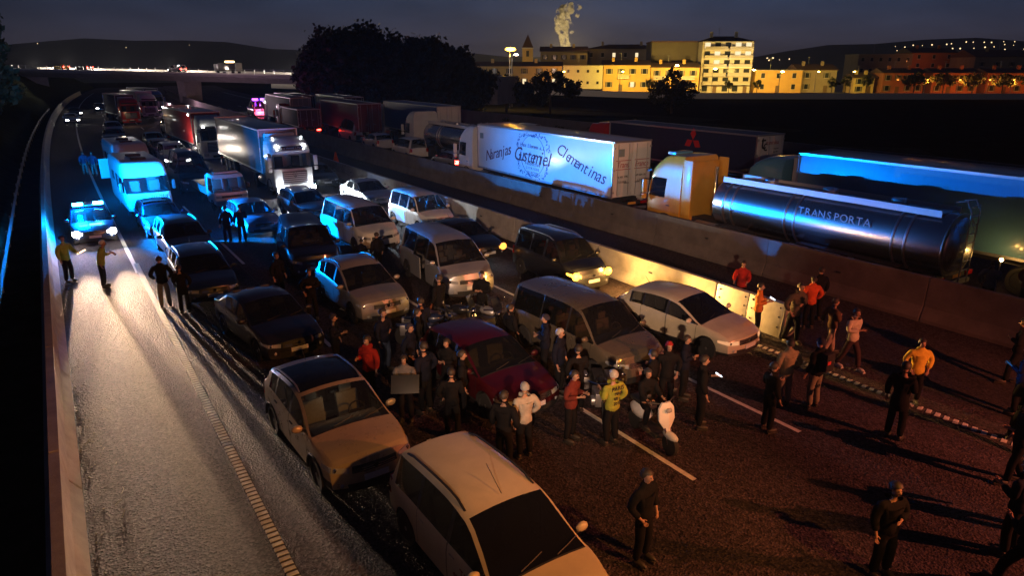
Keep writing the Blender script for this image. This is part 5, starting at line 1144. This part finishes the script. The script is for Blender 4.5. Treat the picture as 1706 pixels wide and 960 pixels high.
# ------------------------------------------------------------------ lamp posts
def street_lamp(label, x, y, h, col, watts, z0=0., e_=40, group='street lamps of the town', arm=1.0, rz=0., size=.22, dbl=False):
    r = empty('street_lamp', (x, y, z0), rz, label, 'street lamp', group)
    MB().tube([(0,0,0),(0,0,h*.5),(0,0,h)], [.11,.085,.06], 8).build('pole', mat('lamp_pole', (.45,.43,.40), .5, .2), r, smooth=True)
    for sg in ((-1, 1) if dbl else (1,)):
        MB().tube([(0,0,h-.1),(sg*arm*.5,0,h+.12),(sg*arm,0,h+.12)], .04).build('arm', MATS['lamp_pole'], r)
        MB().sphere((sg*arm,0,h+.06), size, 10, (1.5,.8,.45)).build('lamp_head', emis('sodium%s' % group[:3]+str(int(e_)), col, e_), r, smooth=True)
    lx_, ly_ = x+math.cos(rz)*(arm if not dbl else 0), y+math.sin(rz)*(arm if not dbl else 0)
    if h > 5 and group.startswith('street'): lamp('SPOT', (lx_, ly_, z0+h-.35), col, watts, .25, (lx_+8, ly_+10.6, 1.5), 150, .5)
    else: lamp('POINT', (lx_, ly_, z0+h-.35-size), col, watts, .25)
    return r
YELL = (1,.60,.14)
street_lamp('tall lone street lamp with dazzling yellow light left of the town', 82.3, 125.4, 11.8, (1,.46,.03), 3500, -.5, 30, size=.85, arm=.2, group='tall lamp')
tl = [(160.2,153.6,8.3),(169.3,146.7,7.3),(178.5,139.9,7.0),(185.3,134.8,6.5)]
names_ = ['before the orange row house', 'before the balcony block, left', 'before the balcony block, right', 'before the plain orange house']
for (x, y, h), n_ in zip(tl, names_): street_lamp('white-yellow street lamp '+n_, x, y, h, (1,.62,.13), {0: 9000}.get(tl.index((x, y, h)), 5200 if x > 180 else 7500), 0, 160, size=.42)
for i, (x, y) in enumerate(((147,163),(133,174),(202.1,122.2),(194,128.6))): street_lamp('yellow street lamp '+('by the cream gable','by the low yellow houses','beside the lit bright trees','at the dark house corner')[i], x, y, 6.5, (1,(.66,.42,.70,.5)[i],.10), (8000,2200,4500,1800)[i], 0, 60, size=.3)
for i, (x, y) in enumerate(((219.4,109.3),(227,103.7),(233.8,98.6),(239.3,94.5),(247,89))): street_lamp('low orange lamp under the red-lit trees, number %s from the left' % ('one','two','three','four','five')[i], x, y, 4.2, (1,.30,.04), 1500, 0, 9, size=.26, group='orange lamps under the trees')
for i, (t, z) in enumerate(((95, 0), (113, 0), (136, 0))):
    p_ = bpos(t, 16, 0); street_lamp('small lamp behind the flyover, '+('left','middle','right')[i]+' of three', p_.x, p_.y, 10.2, (1,.75,.45), 60, 0, 40, size=.35, group='lamps behind the flyover')

# ------------------------------------------------------------------ town
P0 = Vector((116,199,0)); dT = Vector((138,-103,0)).normalized(); nT = Vector((-dT.y, dT.x, 0))
TG = 'houses of the town'
def bld(label, ax, ay, bx_, by_, h, D, z0, wall, roof='tile', floors=2, cols=6, lit=(), balc=None, name='town_house', cat='house', side_wall=None, group=TG, door=True, ww=1.15, wh=1.5, shutters=True, base=None, win=True):
    a = Vector((ax, ay, 0)); b_ = Vector((bx_, by_, 0)); W = (b_-a).length; r = empty(name, (ax, ay, z0), math.atan2(by_-ay, bx_-ax), label, cat, group)
    MB().box((W/2, D/2, h/2), (W, D, h)).build('wall', wall, r)
    if base: MB().box((W/2,-.03,.6), (W,.06,1.2)).build('plinth', base, r)
    if roof == 'tile':
        g = MB(); g.prism([(-.6,h-.02),(D+.6,h-.02),(D+.6,h+.12),(D/2,h+D*.16),(-.6,h+.12)], -.4, W+.4, 'YZ'); g.build('roof', mat('roof_tile', (.10,.055,.04), .9, noise=.3, nscale=2), r)
    elif roof == 'hip':
        g = MB(); g.add([(-.5,-.5,h),(W+.5,-.5,h),(W+.5,D+.5,h),(-.5,D+.5,h),(W*.3,D/2,h+1.8),(W*.7,D/2,h+1.8)], [(0,1,5,4),(1,2,5),(2,3,4,5),(3,0,4),(0,3,2,1)]); g.build('roof', mat('roof_tile', (.10,.055,.04), .9, noise=.3, nscale=2), r)
    else: MB().box((W/2, D/2, h+.12), (W+.5, D+.5, .24)).build('cornice', mat('cornice', (.3,.27,.22), .8), r)
    if roof != 'flat':
        for cxx in (.22, .71): MB().box((W*cxx, D*.35, h+D*.16), (.9, .7, 1.7)).build('chimney', wall, r)
    for axx in (.4,): MB().tube([(W*axx, D*.5, h), (W*axx, D*.5, h+D*.16+2.2)], .05, 5).box((W*axx, D*.5, h+D*.16+2.0), (1.1,.05,.05)).build('aerial', M_STEEL, r)
    if win:
        fh = h/floors; n_ = 0
        for f_ in range(floors):
            for c in range(cols):
                x = W*(c+.5)/cols; z = fh*f_+fh*.55
                if f_ == 0 and door and c % 3 == 1:
                    d_ = MB().box((x,-.03,1.1), (1.2,.08,2.2)).build('door', mat('house_door', (.12,.07,.04), .6), r); MB().sphere((x+.45,-.09,1.1), .05, 6).build('knob', M_STEEL, d_)
                else:
                    fr = MB().box((x,-.03,z), (ww+.16,.10,wh+.16)).build('window', mat('window_frame', (.45,.40,.33), .6), r)
                    lm = emis('room', (1,.80,.48), 1.1) if n_ in lit else mat('window_glass', (.02,.025,.03), .12, 0, .5)
                    MB().box((x,-.09,z), (ww,.03,wh)).build('pane', lm, fr)
                    MB().box((x,-.10,z-wh/2-.12), (ww+.35,.22,.07)).build('sill', M_KERB, fr)
                    if shutters:
                        for sg in (-1, 1): MB().box((x+sg*(ww*.5+.32),-.06,z), (.42,.05,wh)).build('shutter', mat('shutter', (.12,.10,.07), .7), fr)
                    n_ += 1
            if balc and f_ >= balc[0]:
                for x0, x1 in balc[1]:
                    zb = fh*f_+.1; s_ = MB().box(((x0+x1)/2*W,-.75,zb), ((x1-x0)*W,1.5,.18)).build('balcony', M_KERB, r)
                    MB().box(((x0+x1)/2*W,-1.45,zb+.55), ((x1-x0)*W,.06,.9)).build('railing', mat('balcony_panel', (.35,.32,.26), .7), s_)
    return r, W
W_Y = mat('yellow_render', (.55,.40,.16), .85, noise=.12, nscale=.5); W_C = mat('cream_render', (.60,.56,.38), .85, noise=.08, nscale=.4); W_O = mat('orange_render', (.55,.34,.10), .85, noise=.12, nscale=.5); W_G = mat('beige_render', (.50,.46,.36), .85, noise=.1, nscale=.4); W_D = mat('dun_render', (.26,.21,.16), .9, noise=.15, nscale=.4); W_R = mat('brick_red_render', (.35,.12,.06), .9, noise=.15, nscale=.4)
bld('low yellow houses on the left end of the town behind the tall lamp', 116.2,198.8, 139.1,181.8, 6.3, 9, 1.8, W_Y, cols=6, lit=(2,3))
bld('cream-green gable house with few small windows', 139.5,181.5, 149.5,174.0, 7.0, 10, 1.2, W_C, 'flat', 2, 4, shutters=False, ww=.7, wh=.8)
bld('orange two-storey row house in the middle of the town, left half', 149.7,173.9, 161.5,165.1, 8.0, 10, .4, W_O, 'tile', 2, 4, lit=(1,), balc=(1,((.3,.55),)))
bld('orange two-storey row house in the middle of the town, right half', 161.7,165.0, 173.7,155.9, 7.3, 10, .4, W_O, 'tile', 2, 4, balc=(1,((.05,.3),(.6,.9))))
ap, Wp = bld('six-storey block with lit balconies, tallest building of the town', 177.5,158.8, 190.3,149.2, 15.8, 14, -.2, W_G, 'hip', 6, 5, lit=(19,21,22,23,26,27,14), balc=(1,((.04,.48),(.52,.98))), name='apartment_block', cat='apartment block', shutters=False, ww=1.75, wh=1.75)
MB().box((-7.6,13.2,7.9), (15.1,13.8,15.8)).build('wing', mat('shaded_render', (.12,.105,.075), .9, noise=.15, nscale=.4), ap); MB().box((-7.4,13.2,15.95), (15.8,14.6,.4)).build('wing_roof', MATS['roof_tile'], ap)  # side wall of the block, its shade put into the dark colour
bld('plain orange house right of the balcony block', 191.4,148.4, 203,139.5, 6.8, 10, 0, W_O, 'flat', 2, 3, shutters=False)
bld('dark gabled house right of the plain orange house', 203.5,141.5, 213,134, 6.9, 12, 0, W_D, 'tile', 2, 2)
bld('lower ochre house behind the bright trees', 213.8,128.2, 218.5,124.4, 4.6, 9, 0, W_Y, 'tile', 2, 2)
rr = [(219,122.1,229,114.6),(231,113.1,242,104.9),(244,103.4,256,94.4),(258,93,272,82.5)]
for i, q in enumerate(rr): bld('dim brick-red terrace lit orange from below, '+('leftmost','second','third','rightmost')[i]+' part', *q, 6.2, 9, -.1, W_R, 'tile', 2, 4, lit=())
for i, (a, b2, d, h, z0, wl, nm, fl, lit) in enumerate(((975,1108,50,8.5,6.2,W_D,'dark house with three bright upper windows behind the orange row',2,(8,10,11)),)):
    bld(nm, 176.7,216.1, 201.0,198.0, 14.5, 12, 0, wl, 'hip', 3, 7, lit=(14,16,17,18), shutters=False, ww=1.1)
bld('hazy old stone house beside the smoke plume', 157.0,218.3, 170.9,207.9, 13.4, 12, 0, W_Y, 'tile', 3, 5, lit=())
bld('dark tower block far right under the hillside lights', 286.6,171.5, 304.1,158.4, 12.8, 14, 0, W_D, 'flat', 3, 6, shutters=False)
bld('big brick-red block with sloping roof far right', 303.7,158.7, 318.2,147.9, 13.5, 14, 0, W_R, 'tile', 4, 3, shutters=False)
bld('long black roofed hall at the right edge', 303.4,134.0, 330.0,114.0, 11.6, 18, 0, W_D, 'tile', 2, 6)
ct = empty('church_tower', (164.5,237.6,0), math.atan2(-103,138), 'small church tower with a pointed roof left of the smoke plume', 'church tower', None)
MB().box((0,2,7.5), (4.2,4.2,15)).build('shaft', W_Y, ct); MB().box((0,2,15.1), (4.7,4.7,.4)).build('cornice', M_KERB, ct)
MB().add([(-2.2,-.2,15.3),(2.2,-.2,15.3),(2.2,4.2,15.3),(-2.2,4.2,15.3),(0,2,20.4)], [(0,1,4),(1,2,4),(2,3,4),(3,0,4),(0,3,2,1)]).build('spire', MATS['roof_tile'], ct)
MB().box((0,-.13,13), (1.1,.1,2.2)).build('bell_opening', M_INK, ct)
lamp('POINT', (155,228,9), YELL, 1500, .3); lamp('POINT', (168,205,17), YELL, 500, .3); lamp('POINT', (196,196,17), (1,.8,.6), 120, .3)
for q in ((186,147,13.5),(182,150.5,13.5),(186,147,8.5),(181.5,151,8.5)): lamp('POINT', q, (1,.85,.55), 160, .2)
lamp('POINT', (300,150,10), (1,.3,.08), 500, .3)
# street in front of the houses, its retaining wall, the dark field
def tp(t, off, z): v = P0+dT*t+nT*off; return (v.x, v.y, z)
def stz(t): return max(-.15, 1.8-t*.035) if t < 60 else -.15
ts_ = [-60,-30,0,15,30,45,60,90,130,170,210,250,300]
def ribbon(name, off0, off1, dz0, dz1, m):
    b = MB(); vs = []
    for t in ts_: vs += [tp(t, off0, stz(t)+dz0), tp(t, off1, stz(t)+dz1)]
    b.add(vs, [(2*i,2*i+2,2*i+3,2*i+1) for i in range(len(ts_)-1)]); return b.build(name, m, kind='structure')
ribbon('street', -15, 120, 0, 0, mat('street_asphalt', (.20,.18,.15), .85, noise=.15))
ribbon('pavement', -3, 0, .12, .12, M_KERB)
wl = empty('retaining_wall', tp(0,-15,0), 0, 'long low pale wall along the front of the lit town street', 'wall')
b = MB(); vs = []
for t in ts_:
    for off, z in ((-15.15,-2.2),(-15.15,.75),(-14.85,.75),(-14.85,-2.2)):
        v = Vector(tp(t, off, stz(t)+z))-wl.location; vs.append(v)
b.add(vs, [(4*i+j,4*i+4+j,4*i+4+(j+1)%4,4*i+(j+1)%4) for i in range(len(ts_)-1) for j in range(3)]); b.build('wall_body', M_KERB, wl)
n_ = 14; b = MB(); vs = []
for i in range(n_+1):
    u = i/n_; p1 = Vector((44+curve_off(lerp(215,-60,u)), lerp(215,-60,u), .2)); p2 = Vector(tp(lerp(-45,300,u), -15.2, stz(lerp(-45,300,u))-1.0))
    for j in range(9):
        w = j/8; p_ = p1.lerp(p2, w); p_.z += -1.2*math.sin(w*math.pi)+.35*math.sin(i*1.7+j*2.1)*(0 < j < 8); vs.append(p_)
b.add(vs, [(i*9+j,i*9+j+1,(i+1)*9+j+1,(i+1)*9+j) for i in range(n_) for j in range(8)]); b.build('field', M_EARTH, smooth=True, kind='structure')
# graffiti wall past the far carriageway
gw = empty('graffiti_wall', (50, 20, .0), 0, 'dark retaining wall with pale blue graffiti beyond the far carriageway', 'wall')
MB().box((0,30,.9), (.3,90,2.2)).build('wall_body', mat('dark_wall', (.10,.10,.12), .9, noise=.25, nscale=.6), gw)
MG = mat('graffiti_paint', (.35,.42,.62), .6)
for i, ch in enumerate('n CHU DE 2SKOm'):
    if ch != ' ': text(ch, 'graffito', 1.7+.4*random.random(), MG, gw, (-.17, 35.0-i*.95, .95+random.uniform(-.12,.12)), Matrix(((0,0,-1),(-1,0,0),(0,1,0))).to_euler(), random.uniform(-.2,.3), .004)

# ------------------------------------------------------------------ trees and bushes
def leafmat(n, c): return mat('leaf_'+n, c, .7, noise=.45, nscale=.8)
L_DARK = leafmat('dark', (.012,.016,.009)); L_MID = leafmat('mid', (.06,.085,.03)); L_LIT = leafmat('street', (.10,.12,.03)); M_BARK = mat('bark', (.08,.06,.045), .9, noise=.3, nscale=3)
def foliage(name, blobs, n, ls, m, parent, kind=None):
    vs = []; fs = []; tot = sum(b_[3]**2 for b_ in blobs)
    for cx_, cy, cz, r_, fl in blobs:
        k_ = int(n*r_*r_/tot); cl = [(Vector((random.gauss(0,1), random.gauss(0,1), random.gauss(0,1))).normalized()*random.uniform(.55,1.0)) for _ in range(max(6, int(12+r_*(14 if r_ > 3 else 5))))]
        for _ in range(k_):
            c_ = random.choice(cl); q = c_+Vector((random.gauss(0,.12), random.gauss(0,.12), random.gauss(0,.12)))
            p_ = Vector((cx_+q.x*r_, cy+q.y*r_, cz+q.z*r_*fl)); a = Vector((random.gauss(0,1), random.gauss(0,1), random.gauss(0,1))).normalized(); u = a.orthogonal().normalized(); v = a.cross(u); s_ = ls*random.uniform(.5,1.3)
            i = len(vs); vs += [p_-u*s_, p_-v*s_*.6, p_+u*s_, p_+v*s_*.6]; fs.append((i,i+1,i+2,i+3))
    me = bpy.data.meshes.new(name); me.from_pydata([tuple(v) for v in vs], [], fs); me.materials.append(m); o = bpy.data.objects.new(name, me); COL.objects.link(o); o.parent = parent
    if kind: o['kind'] = kind
    return o
def tree(label, x, y, z, h, blobs, n, ls, m, tr=.35, group=None, cat='tree', name='tree'):
    r = empty(name, (x, y, z), 0, label, cat, group); b = MB()
    b.tube([(0,0,-.5),(.1*tr,0,h*.3),(-.3*tr,.2*tr,h*.6),(0,0,h*.85)], [tr,tr*.8,tr*.55,tr*.2], 8)
    b.build('trunk', M_BARK, r, smooth=True); lb_ = MB()
    for k_ in range(5):
        bl = blobs[k_ % len(blobs)]; lb_ = MB(); lb_.tube([(0,0,h*(.35+.08*k_)), (bl[0]*.5+random.uniform(-.4,.4)*tr*3, bl[1]*.5, h*(.5+.07*k_)), (bl[0]*.9+math.cos(k_*1.3)*bl[3]*.5, bl[1]+math.sin(k_*1.3)*bl[3]*.5, bl[2])], [tr*.45,tr*.28,tr*.1], 6); lb_.build('limb', M_BARK, r, smooth=True)
    foliage('crown', blobs, n, ls, m, r); return r
BT = 'big dark trees behind the flyover'
tree('largest round-crowned dark tree, left of the group by the flyover', 43, 116, -1, 15, [(-2,1,9.5,5.2,.95),(2,-1,10.3,5.4,1),(5,-3,8,5,.9),(0,0,6,5.5,.8),(-4,3,7,3.6,.9)], 24000, .42, L_DARK, .55, BT)
tree('dark tree with broad crown in the middle of the group by the flyover', 52, 110, -1, 13, [(-2,1,9.5,4.8,.9),(2,-1,9.3,4.8,.9),(0,0,5.5,5.6,.8),(3,-2,6,4.5,.9)], 20000, .42, L_DARK, .5, BT)
tree('dark tree sloping down to the right of the group by the flyover', 59, 105, -1, 11, [(-1.5,1,8.2,4.4,.9),(1.5,-1,6.2,4.0,.9),(-1,0,4,4.8,.8)], 17000, .42, L_DARK, .45, BT)
tree('dark tree at the top left edge in front of the flyover end', -5.2, 75, 1.4, 11, [(0,0,8.2,3.7,.95),(-2.5,2,6.5,3.4,.9),(1.2,1,5,2.4,.8)], 12000, .3, L_MID, .3); 
lamp('POINT', (-2.5, 84, 8.0), (1,.6,.4), 40, .3)
tree('rounded dark bush tree in front of the low yellow houses', 76, 117, -1.2, 7.5, [(0,0,5,3.2,.8),(3,-2,4.2,2.6,.8),(-3,2,4,2.8,.8)], 7000, .3, L_DARK, .3, 'dark trees before the town')
tree('wind-bent dark bush tree before the cream gable house', 83, 112, -1.2, 8, [(0,0,6.4,2.6,.8),(2.5,-1.8,5.0,2.6,.7),(-2,1.5,4.5,3,.9)], 7000, .3, L_DARK, .3, 'dark trees before the town')
tree('spiky dark tree standing before the balcony block', 111, 106.5, -1.2, 8.5, [(0,0,7.4,1.6,1.2),(0,0,5.2,2.6,1),(1.5,-1,3.6,3.2,.9),(-1.8,1,3.4,3,.9)], 8000, .26, L_DARK, .28, 'dark trees before the town')
SG_ = 'small street trees lit by lamps'
for i, (x, y, h) in enumerate(((154.5,158,4.4),(164,150.5,4),(173.5,143.6,4.2),(180,138.5,4.4),(201,123,5.6),(206,119.5,6.0),(198,125.5,5.0))):
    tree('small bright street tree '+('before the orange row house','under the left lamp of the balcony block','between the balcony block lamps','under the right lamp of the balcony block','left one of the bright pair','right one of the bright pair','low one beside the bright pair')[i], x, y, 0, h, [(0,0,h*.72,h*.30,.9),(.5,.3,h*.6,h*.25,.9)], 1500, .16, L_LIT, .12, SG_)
for i in range(6):
    t = 134+i*8.5; q = tp(t, -9, 0); tree('dark tree glowing orange underneath, '+('first','second','third','fourth','fifth','sixth')[i]+' before the brick-red terrace', q[0], q[1], 0, 6.5, [(0,0,4.6,2.6,.8),(1.6,-1,4.0,2.0,.8),(-1.5,1,4.1,2.2,.8)], 2600, .24, L_MID, .2, 'trees before the brick-red terrace')
for i, (x, y, s_) in enumerate(((-5.5,30,1.2),(-6.5,38,1.6),(-7.5,47,1.8),(-8,58,2.2),(-7.5,72,2),(-8,92,2.6),(-9,112,2.8),(-8.5,134,3))):
    bu = empty('bush', (x+curve_off(y), y, emb(x, y)-.1), 0, 'dark bush on the left embankment, number %s counted from the nearest' % ('one','two','three','four','five','six','seven','eight')[i], 'bush', 'bushes on the left embankment')
    foliage('foliage', [(0,0,s_*.6,s_,.8),(s_*.8,s_*.6,s_*.5,s_*.8,.8)], 1600, .14, L_MID, bu); MB().tube([(0,0,-.2),(.1,0,s_*.7)], .05).build('stem', M_BARK, bu)
foliage('verge_scrub', [(46+math.sin(i)*1.5+curve_off(i*9), i*9-10, .4, 2.0+math.sin(i*2.3)*.7, .55) for i in range(22)], 9000, .2, L_DARK, None, 'stuff')

# ------------------------------------------------------------------ hills and their lights
def hz(be, d):
    # height of the ground at bearing (degrees right of the road) and distance
    top = 42+8*math.sin(be*.09+1)+7*math.sin(be*.23)+3*math.sin(be*.7)+(6*max(0, (be-50)/25) if be > 50 else 0)-(14 if 25 < be < 55 else 0)*math.sin((be-25)/30*math.pi)
    far_ = min(1, max(0, (d-560)/900)); return -1.6+top*(far_*far_*(3-2*far_))
bs = [-75+i*3 for i in range(66)]; dd = [520,620,720,850,1000,1150,1300,1460,1900,2600]
b = MB(); b.add([(d*math.sin(R(be)), d*math.cos(R(be)), hz(be, d)) for be in bs for d in dd], [(i*10+j,i*10+j+1,(i+1)*10+j+1,(i+1)*10+j) for i in range(len(bs)-1) for j in range(9)])
b.build('hills', mat('hill_woods', (.03,.035,.03), .95, noise=.4, nscale=.02), smooth=True, kind='structure')
HL = MB().sphere((0,0,0), 1.1, 6)
first = None
for i in range(70):
    if i < 54:
        row = i % 4; be = 61.2+7.8*((i//4)+random.uniform(.1,.7))/14; el = (10+row*6+(be-61)*.9+random.uniform(-1.5,1.5))/1195
    elif i < 62: be = random.uniform(52.5, 54.6); el = random.uniform(10,14)/1195
    else: be = random.uniform(-3,34); el = random.uniform(25,36)/1195
    d = next((q for q in range(640, 1500, 8) if (hz(be, q)+2-7.8)/q >= el), 1400)
    if not first:
        first = HL.build('hillside_lamp', emis('hill_light', (1,.70,.36), 2.2)); o = first
        tag(o, 'tiny warm light on the dark far hills', 'light', 'tiny lights on the far hillside')
    else: o = first.copy(); COL.objects.link(o)
    s_ = random.uniform(.35,.95)*(1 if i < 62 else .5); o.scale = (s_,)*3; o.location = (d*math.sin(R(be)), d*math.cos(R(be)), hz(be, d)+2)
# smoke plume rising behind the town, lit by an added unseen lamp
sm = MB(); random.seed(11)
for i in range(46):
    t = i/45; r_ = lerp(2.0, 5.9, t**.8)*random.uniform(.8,1.15); off = math.sin(t*7)*3*t
    cx_ = 428+off+random.gauss(0,1)*r_*.35-t*1.0; cy = 556+random.gauss(0,1)*r_*.35; cz = 14+t*48
    if i % 7 == 3 and t > .45: cx_ += 9*t; cy -= 6; r_ *= .55
    sm.sphere((cx_, cy, cz), r_, 14)
me_o = sm.build('smoke_plume', None or mat('tmp_smoke', (.5,.5,.5)), merge=False)
md = me_o.modifiers.new('join', 'REMESH'); md.mode = 'VOXEL'; md.voxel_size = .8
tx = bpy.data.textures.new('puff', 'CLOUDS'); tx.noise_scale = 3.2; md = me_o.modifiers.new('puff', 'DISPLACE'); md.texture = tx; md.strength = 3.2; md.mid_level = .5
vm = bpy.data.materials.new('smoke'); vm.use_nodes = True; vn = vm.node_tree; vn.nodes.clear(); vo = vn.nodes.new('ShaderNodeOutputMaterial'); pv = vn.nodes.new('ShaderNodeVolumePrincipled'); pv.inputs['Color'].default_value = (.9,.88,.82,1); pv.inputs['Density'].default_value = .7
vt = vn.nodes.new('ShaderNodeTexCoord'); vq = vn.nodes.new('ShaderNodeTexNoise'); vq.inputs['Scale'].default_value = .17; vq.inputs['Detail'].default_value = 6; vq.inputs['Roughness'].default_value = .6; vn.links.new(vt.outputs['Object'], vq.inputs['Vector'])
vr = vn.nodes.new('ShaderNodeMapRange'); vr.inputs['From Min'].default_value = .47; vr.inputs['From Max'].default_value = .62; vr.inputs['To Max'].default_value = 1.1; vn.links.new(vq.outputs['Fac'], vr.inputs['Value']); vn.links.new(vr.outputs[0], pv.inputs['Density']); pv.inputs['Anisotropy'].default_value = .2
vn.links.new(pv.outputs[0], vo.inputs['Volume']); me_o.data.materials.clear(); me_o.data.materials.append(vm)
tag(me_o, 'pale yellow smoke plume rising behind the town', 'smoke', kind='stuff')
lamp('POINT', (402, 524, 20), (1,.70,.28), 520000, 1.5)


# ------------------------------------------------------------------ thin night air over the whole place (sky outside it)
hb = MB().box((0, 0, 40), (7000, 7000, 88)); hm = bpy.data.materials.new('haze'); hm.use_nodes = True; hn = hm.node_tree; hn.nodes.clear(); ho = hn.nodes.new('ShaderNodeOutputMaterial'); hv = hn.nodes.new('ShaderNodeVolumePrincipled')
hv.inputs['Color'].default_value = (.9,.93,1,1); hv.inputs['Density'].default_value = .00012; hv.inputs['Anisotropy'].default_value = .2; hn.links.new(hv.outputs[0], ho.inputs['Volume'])
tag(hb.build('haze', hm), 'thin night haze', 'haze', kind='stuff')
